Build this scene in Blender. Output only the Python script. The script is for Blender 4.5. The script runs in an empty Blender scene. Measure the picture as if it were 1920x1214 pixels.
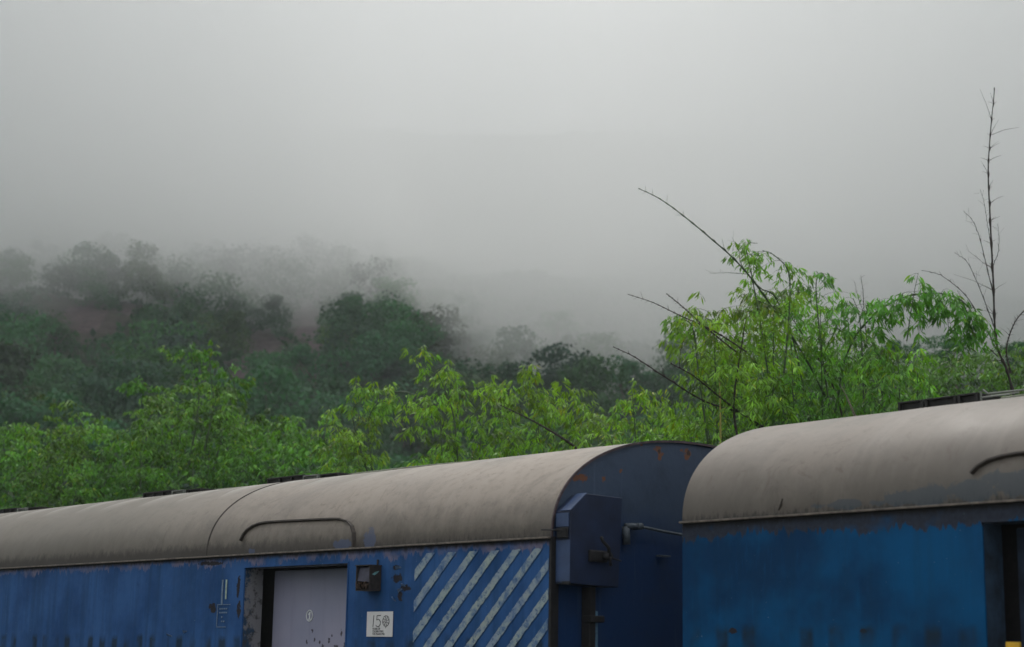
import bpy, bmesh, math, random
import numpy as np
from mathutils import Vector, Matrix

random.seed(7)
R = np.random.default_rng(11)
sc = bpy.context.scene
COL = sc.collection
PI = math.pi

# ------------------------------------------------------------------ camera
CZ = 2.3
FPX, PITCH, ROLL = 3097.3, 0.195, -0.0162
cam_d = bpy.data.cameras.new("camera")
cam_d.sensor_width = 36.0
cam_d.lens = FPX / 1920 * 36.0
cam_d.clip_start = 0.1
cam_d.clip_end = 6000
cam = bpy.data.objects.new("camera", cam_d)
COL.objects.link(cam)
cam.location = (0, 0, CZ)
cam.rotation_mode = 'QUATERNION'
cam.rotation_quaternion = (Matrix.Rotation(PI / 2 + PITCH, 3, 'X') @ Matrix.Rotation(-ROLL, 3, 'Z')).to_quaternion()
cam_d.dof.use_dof = True
cam_d.dof.focus_distance = 16.0
cam_d.dof.aperture_fstop = 2.0
sc.camera = cam

# ------------------------------------------------------------------ light
SUN_AZ = math.radians(-6)      # measured from +Y towards +X
SUN_EL = math.radians(50)
world = bpy.data.worlds.new("World")
sc.world = world
world.use_nodes = True
wn = world.node_tree.nodes
wl = world.node_tree.links
wn.clear()
w_out = wn.new('ShaderNodeOutputWorld')
w_bg = wn.new('ShaderNodeBackground')
w_sky = wn.new('ShaderNodeTexSky')
w_sky.sky_type = 'NISHITA'
w_sky.sun_disc = False
w_sky.sun_elevation = SUN_EL
w_sky.sun_rotation = SUN_AZ
w_sky.air_density = 1.5
w_sky.dust_density = 5.0
w_bg.inputs['Strength'].default_value = 0.1
# an overcast deck: pale cloud over the sky, brighter towards the zenith
w_tc = wn.new('ShaderNodeTexCoord')
w_sep = wn.new('ShaderNodeSeparateXYZ')
w_noise = wn.new('ShaderNodeTexNoise')
w_noise.inputs['Scale'].default_value = 2.2
w_noise.inputs['Detail'].default_value = 5
w_ramp = wn.new('ShaderNodeMapRange')
w_ramp.inputs['From Min'].default_value = 0.0
w_ramp.inputs['From Max'].default_value = 0.9
w_ramp.inputs['To Min'].default_value = 7.7
w_ramp.inputs['To Max'].default_value = 12.2
w_mul = wn.new('ShaderNodeMath'); w_mul.operation = 'MULTIPLY'
w_nr = wn.new('ShaderNodeMapRange')
w_nr.inputs['To Min'].default_value = 0.8
w_nr.inputs['To Max'].default_value = 1.2
w_col = wn.new('ShaderNodeVectorMath'); w_col.operation = 'SCALE'
w_col.inputs[0].default_value = (0.945, 0.98, 1.0)
w_mix = wn.new('ShaderNodeMixRGB')
w_mix.inputs['Fac'].default_value = 0.93
wl.new(w_tc.outputs['Generated'], w_sep.inputs[0])
wl.new(w_tc.outputs['Generated'], w_noise.inputs['Vector'])
wl.new(w_sep.outputs['Z'], w_ramp.inputs['Value'])
wl.new(w_noise.outputs['Fac'], w_nr.inputs['Value'])
wl.new(w_ramp.outputs[0], w_mul.inputs[0])
wl.new(w_nr.outputs[0], w_mul.inputs[1])
wl.new(w_mul.outputs[0], w_col.inputs['Scale'])
wl.new(w_sky.outputs['Color'], w_mix.inputs['Color1'])
wl.new(w_col.outputs[0], w_mix.inputs['Color2'])
wl.new(w_mix.outputs[0], w_bg.inputs['Color'])
wl.new(w_bg.outputs[0], w_out.inputs['Surface'])

sun_d = bpy.data.lights.new("sun", 'SUN')
sun_d.energy = 1.4
sun_d.angle = math.radians(25)
sun_d.color = (1.0, 0.96, 0.9)
sun = bpy.data.objects.new("sun", sun_d)
COL.objects.link(sun)
sdir = Vector((math.sin(SUN_AZ) * math.cos(SUN_EL), math.cos(SUN_AZ) * math.cos(SUN_EL), math.sin(SUN_EL)))
sun.rotation_mode = 'QUATERNION'
sun.rotation_quaternion = (-sdir).to_track_quat('-Z', 'Y')
sun.location = sdir * 50

sc.view_settings.view_transform = 'Standard'
sc.view_settings.look = 'None'
sc.view_settings.exposure = 0.0
sc.view_settings.gamma = 1.0
sc.cycles.volume_bounces = 18
sc.cycles.max_bounces = 22
sc.cycles.diffuse_bounces = 3
sc.cycles.transmission_bounces = 6
sc.cycles.transparent_max_bounces = 8
sc.cycles.use_denoising = True

# ------------------------------------------------------------------ helpers
COACH_A = (0.3124, 12.3136, 0.73, 0.0)
COACH_B = (1.2631, 12.0769, 0.6973, 0.1065)
HG, HR, NP, CW = 0.8231 + CZ, 1.6749 + CZ, 2.2267, 3.25


def ray(px, py):
    u, v = px - 960.0, 607.0 - py
    cr, sr = math.cos(-ROLL), math.sin(-ROLL)
    u, v = u * cr - v * sr, u * sr + v * cr
    c, s = math.cos(PITCH), math.sin(PITCH)
    return Vector((u, FPX * c - v * s, FPX * s + v * c))


def at(px, py, Y):
    r = ray(px, py)
    return Vector((0, 0, CZ)) + r * (Y / r.y)


def on_side(px, py, coach, lat=0.0):
    """local (x, z) of the point of a coach's plane y = lat"""
    x0, y0, w, dz = coach
    d = Vector((-math.sin(w), math.cos(w), 0)); l = Vector((d.y, -d.x, 0))
    o = Vector((x0, y0, CZ)) + l * lat
    r = ray(px, py)
    p = r * ((Vector((x0, y0, 0)) + l * lat).dot(l) / r.dot(l))
    return -(p - Vector((x0, y0, 0))).dot(d), p.z + CZ - dz


def on_end(px, py, coach, off=0.0):
    """local (y, z) of the point of a coach's plane x = off"""
    x0, y0, w, dz = coach
    d = Vector((-math.sin(w), math.cos(w), 0)); l = Vector((d.y, -d.x, 0))
    o = Vector((x0, y0, 0)) - d * off
    r = ray(px, py)
    p = r * (o.dot(d) / r.dot(d))
    return (p - o).dot(l), p.z + CZ - dz


def tag(o, label=None, cat=None, group=None, kind=None):
    if label: o['label'] = label
    if cat: o['category'] = cat
    if group: o['group'] = group
    if kind: o['kind'] = kind
    return o


def empty(name, loc, rz=0.0):
    o = bpy.data.objects.new(name, None)
    COL.objects.link(o)
    o.location = loc
    o.rotation_euler = (0, 0, rz)
    o.empty_display_size = 0.3
    return o


def link_mesh(name, me, mat, parent=None, smooth=False):
    if mat is not None:
        me.materials.append(mat)
    o = bpy.data.objects.new(name, me)
    COL.objects.link(o)
    if parent is not None:
        o.parent = parent
    if smooth:
        me.polygons.foreach_set('use_smooth', [True] * len(me.polygons))
    return o


def bm_obj(name, bm, mat, parent=None, smooth=False):
    me = bpy.data.meshes.new(name)
    bm.normal_update()
    bm.to_mesh(me)
    bm.free()
    return link_mesh(name, me, mat, parent, smooth)


def np_mesh(name, V, Q, cols=None):
    """V (n,3), Q (m,4) or (m,3) -> mesh ; cols per face (m,3)"""
    me = bpy.data.meshes.new(name)
    k = Q.shape[1]
    me.vertices.add(len(V)); me.vertices.foreach_set('co', V.astype(np.float32).ravel())
    me.loops.add(Q.size); me.loops.foreach_set('vertex_index', Q.astype(np.int32).ravel())
    me.polygons.add(len(Q))
    me.polygons.foreach_set('loop_start', np.arange(0, Q.size, k, dtype=np.int32))
    if cols is not None:
        a = me.attributes.new('tint', 'FLOAT_COLOR', 'FACE')
        a.data.foreach_set('color', np.concatenate([cols, np.ones((len(cols), 1))], 1).astype(np.float32).ravel())
    me.update(calc_edges=True)
    me.validate()
    return me


def box(bm, x0, x1, y0, y1, z0, z1, bev=0.0):
    vs = [bm.verts.new((x, y, z)) for x in (x0, x1) for y in (y0, y1) for z in (z0, z1)]
    f = [(0, 1, 3, 2), (4, 6, 7, 5), (0, 4, 5, 1), (2, 3, 7, 6), (0, 2, 6, 4), (1, 5, 7, 3)]
    fs = [bm.faces.new([vs[i] for i in q]) for q in f]
    if bev > 0:
        es = list({e for q in fs for e in q.edges})
        bmesh.ops.bevel(bm, geom=es, offset=bev, segments=2, affect='EDGES', profile=0.6)


def prism(bm, pts, axis, a, b):
    """closed outline pts (two coords) extruded along axis from a to b"""
    def mk(p, t):
        return {'x': (t, p[0], p[1]), 'y': (p[0], t, p[1]), 'z': (p[0], p[1], t)}[axis]
    A = [bm.verts.new(mk(p, a)) for p in pts]
    B = [bm.verts.new(mk(p, b)) for p in pts]
    n = len(pts)
    bm.faces.new(A); bm.faces.new(B[::-1])
    for i in range(n):
        bm.faces.new((A[i], A[(i + 1) % n], B[(i + 1) % n], B[i]))
    bmesh.ops.recalc_face_normals(bm, faces=bm.faces)


def tube(bm, pts, rad, seg=8, cap=True):
    pts = [Vector(p) for p in pts]
    rads = rad if isinstance(rad, (list, tuple)) else [rad] * len(pts)
    rings = []
    up = Vector((0.13, 0.27, 1)).normalized()
    for i, p in enumerate(pts):
        t = (pts[min(i + 1, len(pts) - 1)] - pts[max(i - 1, 0)])
        if t.length < 1e-9: t = Vector((0, 0, 1))
        t.normalize()
        if abs(t.dot(up)) > 0.95: up = Vector((1, 0.2, 0)).normalized()
        a = t.cross(up).normalized(); b = t.cross(a)
        rings.append([bm.verts.new(p + (a * math.cos(2 * PI * k / seg) + b * math.sin(2 * PI * k / seg)) * rads[i]) for k in range(seg)])
    for r0, r1 in zip(rings, rings[1:]):
        for k in range(seg):
            bm.faces.new((r0[k], r0[(k + 1) % seg], r1[(k + 1) % seg], r1[k]))
    if cap:
        bm.faces.new(rings[0][::-1]); bm.faces.new(rings[-1])


# ------------------------------------------------------------------ materials
class Mat:
    def __init__(s, name):
        s.m = bpy.data.materials.new(name)
        s.m.use_nodes = True
        s.t = s.m.node_tree
        s.n = s.t.nodes
        s.p = s.n.get('Principled BSDF')
        s.out = s.n.get('Material Output')

    def lk(s, a, b): s.t.links.new(a, b)

    def val(s, sock, v):
        if hasattr(v, 'is_linked') or isinstance(v, bpy.types.NodeSocket): s.lk(v, sock)
        else: sock.default_value = v

    def coord(s, scale=(1, 1, 1), loc=(0, 0, 0), kind='Object'):
        tc = s.n.new('ShaderNodeTexCoord'); mp = s.n.new('ShaderNodeMapping')
        mp.inputs['Scale'].default_value = scale
        mp.inputs['Location'].default_value = loc
        s.lk(tc.outputs[kind], mp.inputs['Vector'])
        return mp.outputs[0]

    def noise(s, scale, detail=4, rough=0.55, vec=None, dist=0.0):
        n = s.n.new('ShaderNodeTexNoise')
        n.inputs['Scale'].default_value = scale
        n.inputs['Detail'].default_value = detail
        n.inputs['Roughness'].default_value = rough
        n.inputs['Distortion'].default_value = dist
        if vec is not None: s.lk(vec, n.inputs['Vector'])
        return n.outputs['Fac']

    def ramp(s, v, a, b, lo=0.0, hi=1.0, smooth=False):
        n = s.n.new('ShaderNodeMapRange')
        if smooth: n.interpolation_type = 'SMOOTHSTEP'
        for k, q in zip(('From Min', 'From Max', 'To Min', 'To Max'), (a, b, lo, hi)):
            n.inputs[k].default_value = q
        s.val(n.inputs['Value'], v)
        return n.outputs[0]

    def math(s, op, a, b=0.0, c=None):
        n = s.n.new('ShaderNodeMath'); n.operation = op
        s.val(n.inputs[0], a); s.val(n.inputs[1], b)
        if c is not None: s.val(n.inputs[2], c)
        return n.outputs[0]

    def mix(s, f, a, b, mode='MIX'):
        n = s.n.new('ShaderNodeMixRGB'); n.blend_type = mode
        s.val(n.inputs['Fac'], f)
        for q, v in ((n.inputs['Color1'], a), (n.inputs['Color2'], b)):
            if isinstance(v, tuple): q.default_value = (*v[:3], 1)
            else: s.lk(v, q)
        return n.outputs[0]

    def xyz(s, vec=None):
        n = s.n.new('ShaderNodeSeparateXYZ')
        if vec is None: vec = s.coord()
        s.lk(vec, n.inputs[0])
        return n.outputs

    def base(s, v, rough=0.6, spec=None):
        if isinstance(v, tuple): s.p.inputs['Base Color'].default_value = (*v[:3], 1)
        else: s.lk(v, s.p.inputs['Base Color'])
        s.val(s.p.inputs['Roughness'], rough)
        if spec is not None: s.p.inputs['Specular IOR Level'].default_value = spec

    def bump(s, h, strength=0.2, dist=0.01):
        b = s.n.new('ShaderNodeBump')
        b.inputs['Strength'].default_value = strength
        b.inputs['Distance'].default_value = dist
        s.lk(h, b.inputs['Height'])
        s.lk(b.outputs[0], s.p.inputs['Normal'])


def plain(name, col, rough=0.6, var=0.25, scale=9.0, bump=0.15, spec=0.4, metal=0.0):
    m = Mat(name)
    n = m.noise(scale, 5, 0.6, m.coord())
    c = m.mix(m.ramp(n, 0.3, 0.7), tuple(x * (1 - var) for x in col), tuple(min(1, x * (1 + var)) for x in col))
    m.base(c, rough, spec)
    m.p.inputs['Metallic'].default_value = metal
    m.bump(n, bump, 0.01)
    return m.m


def leaf_mat(name, col, trans, tfac=0.45, rough=0.5):
    """leaf: per-face tint attribute times a base green, part of the light passes through"""
    m = Mat(name)
    at_ = m.n.new('ShaderNodeAttribute'); at_.attribute_name = 'tint'
    c = m.mix(1.0, col, at_.outputs['Color'], 'MULTIPLY')
    ct = m.mix(1.0, trans, at_.outputs['Color'], 'MULTIPLY')
    m.base(c, rough, 0.35)
    tr = m.n.new('ShaderNodeBsdfTranslucent'); m.lk(ct, tr.inputs['Color'])
    mx = m.n.new('ShaderNodeMixShader'); mx.inputs[0].default_value = tfac
    m.lk(m.p.outputs[0], mx.inputs[1]); m.lk(tr.outputs[0], mx.inputs[2])
    m.lk(mx.outputs[0], m.out.inputs['Surface'])
    return m.m

# ------------------------------------------------------------------ terrain
def vnoise(x, y, seed=0):
    """smooth value noise for arrays"""
    xi = np.floor(x).astype(int); yi = np.floor(y).astype(int)
    fx = x - xi; fy = y - yi
    fx = fx * fx * (3 - 2 * fx); fy = fy * fy * (3 - 2 * fy)
    def h(a, b):
        n = (a * 374761393 + b * 668265263 + seed * 974634777) & 0x7fffffff
        n = ((n ^ (n >> 13)) * 1274126177) & 0x7fffffff
        return ((n ^ (n >> 16)) & 0xffff) / 65535.0
    return (h(xi, yi) * (1 - fx) + h(xi + 1, yi) * fx) * (1 - fy) + (h(xi, yi + 1) * (1 - fx) + h(xi + 1, yi + 1) * fx) * fy


def fbm(x, y, seed=0, oct=4):
    s = 0; a = 0.5
    for o in range(oct):
        s = s + a * (vnoise(x * 2 ** o, y * 2 ** o, seed + o) - 0.5); a *= 0.5
    return s


def terrain(x, y):
    x = np.asarray(x, float); y = np.asarray(y, float)
    y0 = 105 + 22 * fbm(x / 60, y * 0, 5, 2)
    d = y - y0
    h = 0.36 * 0.5 * (d + np.sqrt(d * d + 300))
    far = np.clip((y - 1100) / 900, 0, 1)
    h = h * (1 - far) + 180 * far
    k = np.clip((y - 90) / 60, 0, 1)
    h = h + k * (16 * fbm(x / 38, y / 38, 9, 4) + 5 * fbm(x / 9, y / 9, 3, 2))
    side = np.clip((np.abs(x) - 900) / 900, 0, 1)
    h = h * (1 - side)
    g = np.clip((y - 20) / 25, 0, 1)
    return h * g - 0.02


def proj(P):
    P = np.asarray(P, float)
    x, y, z = P[..., 0], P[..., 1], P[..., 2] - CZ
    c, s = math.cos(PITCH), math.sin(PITCH)
    yc = np.maximum(y * c + z * s, 1e-3); zc = -y * s + z * c
    u = FPX * x / yc; v = FPX * zc / yc
    cr, sr = math.cos(ROLL), math.sin(ROLL)
    return 960 + u * cr - v * sr, 607 - (u * sr + v * cr)


# bare slopes of reddish soil between the trees: centre and half size as seen from the station
BARE = [(492, 665, 36, 46), (165, 605, 54, 30), (138, 590, 32, 36), (572, 605, 27, 46), (238, 590, 12, 38), (458, 695, 32, 24), (590, 645, 14, 30)]


def grid_lines(a, b, near, fine, coarse):
    out = [a]
    while out[-1] < b:
        v = out[-1]
        out.append(v + (fine if near(v) else coarse))
    return np.array(out)


gx = np.concatenate([np.arange(-3000, -260, 150), np.arange(-260, 261, 3.0), np.arange(300, 3001, 150)])
gy = np.concatenate([np.arange(-1500, 0, 150), np.arange(0, 90, 6), np.arange(90, 420, 3.0), np.arange(420, 1000, 30), np.arange(1000, 3600, 200)])
GX, GY = np.meshgrid(gx, gy)
GZ = terrain(GX, GY)
V = np.stack([GX, GY, GZ], -1).reshape(-1, 3)
nx, ny = len(gx), len(gy)
ii = (np.arange(ny - 1)[:, None] * nx + np.arange(nx - 1)).ravel()
Q = np.stack([ii, ii + 1, ii + nx + 1, ii + nx], 1)
fc = V[Q].mean(1)
px, py = proj(fc)
rock = np.zeros(len(Q))
for (cx, cy, rx, ry) in BARE:
    rock = np.maximum(rock, np.clip(1.5 - np.sqrt(((px - cx) / rx) ** 2 + ((py - cy) / ry) ** 2), 0, 1))
rock[fc[:, 1] < 100] = 0
me = np_mesh('ground', V, Q, np.stack([rock] * 3, 1))
m = Mat('forest floor and bare soil')
a_ = m.n.new('ShaderNodeAttribute'); a_.attribute_name = 'tint'
n1 = m.noise(0.25, 6, 0.6, m.coord())
soil = m.mix(m.ramp(m.noise(0.9, 5, 0.65, m.coord()), 0.35, 0.65), (0.075, 0.055, 0.057), (0.14, 0.105, 0.105))
low = m.mix(m.ramp(n1, 0.35, 0.65), (0.02, 0.035, 0.015), (0.05, 0.06, 0.03))
m.base(m.mix(a_.outputs['Fac'], low, soil), 0.95, 0.1)
m.bump(m.noise(0.6, 6, 0.7, m.coord()), 0.8, 1.0)
g_ = link_mesh('ground', me, m.m, smooth=True)
tag(g_, kind='structure')

bm = bmesh.new()
box(bm, -14, 14, -6, 5.5, 0.0, 0.78, 0.01)
pf = bm_obj('platform', bm, plain('platform concrete', (0.3, 0.29, 0.27), 0.9, 0.2, 3))
tag(pf, kind='structure')

# ------------------------------------------------------------------ mist
Y0H, SL = 105.0, 0.36


def base_from_px(px, py):
    t = float(ray(px, py).z / ray(px, py).y)
    Y = SL * Y0H / (SL - t)
    return t * Y + CZ


MIST_EDGE = [(-900, 580), (0, 585), (180, 605), (330, 562), (520, 588), (620, 592), (700, 580), (790, 585), (860, 640), (930, 715), (1010, 735), (1060, 700), (1110, 745), (1180, 735), (1300, 765), (1500, 760), (2900, 755)]
mx_ = np.array([e[0] for e in MIST_EDGE]); mz_ = np.array([base_from_px(*e) for e in MIST_EDGE]) 
fx_ = np.arange(-420, 421, 7.0); fy_ = np.arange(140, 861, 10.0)
FXg, FYg = np.meshgrid(fx_, fy_)
pxs = 960 + FXg / 255.0 * FPX * 1.0
basez = np.interp(pxs, mx_, mz_) - 1.0
lump = 9 * fbm(FXg / 26, FYg / 40, 21, 4)
# towards the camera the cloud's belly is smooth and lifts a little
bz = basez + lump
edge = np.minimum.reduce([(FXg + 420) / 60, (420 - FXg) / 60, (FYg - 140) / 60, (860 - FYg) / 60]).clip(0, 1)
edge = np.sin(edge * PI / 2) ** 2 * .5 + edge * .5 * (2 - edge)
tz = 104 + 26 * np.tanh((255 - FYg) / 90) + 100 * np.clip(np.abs((FXg / FYg - 0.01) / 0.30), 0, 1.6) ** 1.4 + 16 * fbm(FXg / 60, FYg / 60, 31, 3)
mid = (bz + tz) / 2
bz = mid + (bz - mid) * (0.02 + 0.98 * np.sqrt(edge)); tz = mid + (tz - mid) * (0.02 + 0.98 * np.sqrt(edge))
nfx, nfy = len(fx_), len(fy_)
V = np.concatenate([np.stack([FXg, FYg, bz], -1).reshape(-1, 3), np.stack([FXg, FYg, tz], -1).reshape(-1, 3)])
ii = (np.arange(nfy - 1)[:, None] * nfx + np.arange(nfx - 1)).ravel()
N_ = nfx * nfy
bot = np.stack([ii, ii + nfx, ii + nfx + 1, ii + 1], 1)
top = np.stack([ii, ii + 1, ii + nfx + 1, ii + nfx], 1) + N_
rim = [k for k in range(nfx)] + [k * nfx + nfx - 1 for k in range(1, nfy)] + [(nfy - 1) * nfx + k for k in range(nfx - 2, -1, -1)] + [k * nfx for k in range(nfy - 2, 0, -1)]
sd = np.array([[rim[k], rim[(k + 1) % len(rim)], rim[(k + 1) % len(rim)] + N_, rim[k] + N_] for k in range(len(rim))])
me = np_mesh('low_cloud', V, np.concatenate([bot, top, sd]))


def volume_mat(name, col, dens, g):
    m = Mat(name)
    m.n.remove(m.p)
    v = m.n.new('ShaderNodeVolumePrincipled')
    v.inputs['Color'].default_value = (*col, 1)
    v.inputs['Density'].default_value = dens
    v.inputs['Anisotropy'].default_value = g
    m.lk(v.outputs[0], m.out.inputs['Volume'])
    return m.m


cl = link_mesh('low_cloud', me, volume_mat('wet cloud', (0.992, 0.993, 0.993), 0.022, 0.5), smooth=True)
tag(cl, 'pale low cloud lying over the upper part of the wooded hillside', 'cloud', kind='stuff')
bz2 = basez - 5.0 + 9 * fbm(FXg / 34 + 40, FYg / 50, 55, 4)
bz2 = mid + (bz2 - mid) * (0.02 + 0.98 * np.sqrt(edge))
V = np.concatenate([np.stack([FXg, FYg, bz2], -1).reshape(-1, 3), np.stack([FXg, FYg, bz + 1.5], -1).reshape(-1, 3)])
me = np_mesh('mist_veil', V, np.concatenate([bot, top, sd]))
mv = link_mesh('mist_veil', me, volume_mat('thin mist', (0.992, 0.993, 0.993), 0.0075, 0.5), smooth=True)
tag(mv, 'thin ragged veil of mist hanging under the low cloud', 'mist', kind='stuff')

# ------------------------------------------------------------------ hillside wood
def unit(v):
    return v / np.maximum(np.linalg.norm(v, axis=-1, keepdims=True), 1e-9)


def leaf_quads(P, D, L, Wd, N=None, fold=0.15):
    """rhombic leaves: P base (n,3), D unit direction, L length, Wd width -> V,Q"""
    n = len(P)
    if N is None: N = unit(R.normal(size=(n, 3)) + np.array([0, 0, 1.2]))
    S = unit(np.cross(D, N)); U = np.cross(S, D)
    L = np.broadcast_to(L, (n,))[:, None]; Wd = np.broadcast_to(Wd, (n,))[:, None]
    a = P; b = P + D * L * 0.42 + S * Wd * 0.5 - U * Wd * fold; d = P + D * L * 0.42 - S * Wd * 0.5 - U * Wd * fold
    c = P + D * L - np.array([0, 0, 1.0]) * L * 0.08
    V = np.stack([a, b, c, d], 1).reshape(-1, 3)
    return V, np.arange(4 * n).reshape(n, 4)


def crown_proto(seed, n, lobes, leaf):
    r = np.random.default_rng(seed)
    P, D = [], []
    C = []
    for k in range(lobes):
        a = r.uniform(0, 2 * PI); q = r.uniform(0.1, 0.62); z = r.uniform(0.34, 0.92) - 0.3 * q
        C.append((math.cos(a) * q * 0.6, math.sin(a) * q * 0.6, z, r.uniform(0.10, 0.24)))
    for k in range(n):
        c = C[r.integers(lobes)]
        d = r.normal(size=3); d /= np.linalg.norm(d); d[2] = d[2] * 0.85 + 0.12
        s = c[3] * r.uniform(0.7, 1.08)
        P.append((c[0] + d[0] * s * 1.15, c[1] + d[1] * s * 1.15, c[2] + d[2] * s * 0.8)); D.append(d)
    P = np.array(P); Nn = unit(np.array(D) + r.normal(size=(n, 3)) * 0.45)
    D = unit(np.cross(Nn, r.normal(size=(n, 3))))
    L = leaf * r.uniform(0.7, 1.5, n)
    V, Q = leaf_quads(P - D * L[:, None] * 0.5, D, L, L * 0.75, Nn)
    sh = r.uniform(0.8, 1.2, n)[:, None] * np.ones(3)
    return V, Q, sh


PROT = [crown_proto(s, 1700, 14 + s % 4, 0.040) for s in range(7)]


def trunk_quads(lean=(0.0, 0.0), limbs=4, seed=0):
    r = np.random.default_rng(seed)
    bm = bmesh.new()
    tube(bm, [(0, 0, -0.08), (lean[0] * .3, lean[1] * .3, 0.2), (lean[0], lean[1], 0.48), (lean[0] * 1.3, lean[1] * 1.3, .7)], [0.035, 0.028, 0.02, 0.008], 6)
    for k in range(limbs):
        a = r.uniform(0, 2 * PI); z = r.uniform(0.28, 0.5)
        tube(bm, [(lean[0] * z * 2, lean[1] * z * 2, z), (math.cos(a) * .14, math.sin(a) * .14, z + .12), (math.cos(a) * .27, math.sin(a) * .27, z + .27)], [0.014, 0.01, 0.004], 5)
    return bm


wood_leaf = leaf_mat('hillside foliage', (0.028, 0.100, 0.038), (0.04, 0.15, 0.02), 0.28, 0.6)
bark = plain('grey brown bark', (0.11, 0.085, 0.065), 0.9, 0.3, 3)

KEYT = [  # px, py of crown centre, crown width in px, tint, label
    (322, 560, 95, (.8, .95, 1.0), 'dark round tree standing highest on the left of the slope, just under the cloud'),
    (640, 655, 88, (2.3, 1.5, .5), 'olive yellow crowned tree to the right of the bare soil patches'),
    (738, 570, 82, (1.2, 1.7, .8), 'bright green tree half dissolved in mist above the olive yellow tree'),
    (500, 735, 110, (1.0, 1.35, 1.0), 'broad blue green tree directly below the largest bare soil patch'),
    (590, 725, 105, (.9, 1.25, 1.0), 'rounded mid green tree beside the broad one below the bare soil'),
    (235, 680, 100, (.75, 1.15, .95), 'wide dark green tree in the middle of the left slope'),
    (420, 600, 60, (1.3, 1.25, .7), 'small mossy green tree above and left of the largest bare soil patch'),
    (100, 650, 75, (1.1, .95, .7), 'brownish green tree just below the leftmost bare soil patch'),
    (30, 590, 80, (.6, .95, .8), 'very dark tree at the left margin under the mist'),
    (1045, 620, 60, (1.0, 1.7, .8), 'faint green tree showing through the tongue of mist'),
    (880, 665, 70, (1.0, 1.0, .9), 'misty grey green tree above the middle bamboo'),
    (1170, 735, 95, (.9, 1.2, 1.0), 'hazy blue green tree low on the slope behind the bare leaning canes'),
    (755, 790, 120, (.8, 1.1, 1.0), 'dark blue green tree seen through the gap in the middle bamboo'),
    (330, 745, 90, (.6, .9, .8), 'shaded dark tree behind the tall left shrub tip'),
]
ys_ = np.linspace(100, 420, 1500)


def hit(px, py):
    r = ray(px, py)
    d = ys_ / r.y
    z = CZ + d * r.z
    h = terrain(d * r.x, ys_)
    k = np.argmax(h > z) if (h > z).any() else len(ys_) - 1
    return Vector((d[k] * r.x, ys_[k], h[k]))


keyinfo = []
for i, (px_, py_, wpx, tint, lab) in enumerate(KEYT):
    p = hit(px_, py_ + wpx * 0.42)
    S = wpx / FPX * p.y / 0.78
    V, Q, sh = PROT[i % 7]
    a = random.uniform(0, 6.28)
    t = empty('hillside_tree', p, a)
    tag(t, lab, 'tree')
    hgt = S * random.uniform(.9, 1.05)
    sc_ = np.array([S, S, hgt])
    me = np_mesh('crown', V * sc_, Q, sh * np.array(tint))
    link_mesh('crown', me, wood_leaf, t)
    b = trunk_quads((random.uniform(-.05, .05), random.uniform(-.05, .05)), 4, i)
    bmesh.ops.scale(b, vec=(S, S, hgt), verts=b.verts)
    bm_obj('trunk', b, bark, t, True)
    keyinfo.append((p.x, p.y, S * .3, px_, py_, wpx))

AV, AQ, AC, off = [], [], [], 0
cnt = 0
sp = 6.0
for yy in np.arange(96, 345, sp):
    for xx in np.arange(-.36 * yy - 12, .36 * yy + 12, sp):
        x = xx + R.uniform(-2.4, 2.4); y = yy + R.uniform(-2.4, 2.4)
        z = float(terrain(x, y))
        S = R.choice([R.uniform(5, 7.5), R.uniform(8, 13)], p=[.4, .6])
        p1x, p1y = proj(np.array([x, y, z + S * .5])); wob = 1 + 1.3 * float(fbm(np.array(p1x / 17.), np.array(p1y / 17.), 77, 2))
        w = S * .36 / y * FPX
        if any(((p1x - cx) / (rx + w * .6) * wob) ** 2 + ((p1y - cy) / (ry + w * .7) * wob) ** 2 < 1 and y < 300 for cx, cy, rx, ry in BARE): continue
        if any(math.hypot(x - k[0], y - k[1]) < k[2] + S * .22 or (y < k[1] and abs(p1x - k[3]) < k[5] * .5 and abs(p1y - k[4]) < k[5] * .45) for k in keyinfo): continue
        topy = float(proj(np.array([x, y, z + S * .95]))[1])
        if topy < np.interp(p1x, [0, 250, 700, 800, 900, 960, 1300], [430, 430, 440, 500, 572, 605, 630]) + R.normal() * 16: continue
        V, Q, sh = PROT[R.integers(7)]
        lod = 1 if y < 240 else 2
        if lod == 2:
            V = V.reshape(-1, 4, 3)[::2].reshape(-1, 3); Q = np.arange(len(V)).reshape(-1, 4); sh = sh[::2]
        a = R.uniform(0, 2 * PI); c, s = math.cos(a), math.sin(a)
        hs = S * R.uniform(.8, 1.15)
        W_ = np.stack([(V[:, 0] * c - V[:, 1] * s) * S + x, (V[:, 0] * s + V[:, 1] * c) * S + y, V[:, 2] * hs + z - .06 * S], 1)
        tn = np.array([R.uniform(.6, 1.3), R.uniform(.75, 1.25), R.uniform(.6, 1.2)]) * R.uniform(.55, 1.35)
        if R.random() < .12: tn *= np.array([1.7, 1.25, .7])
        AV.append(W_); AQ.append(Q + off); AC.append(sh * tn); off += len(W_); cnt += 1
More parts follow.
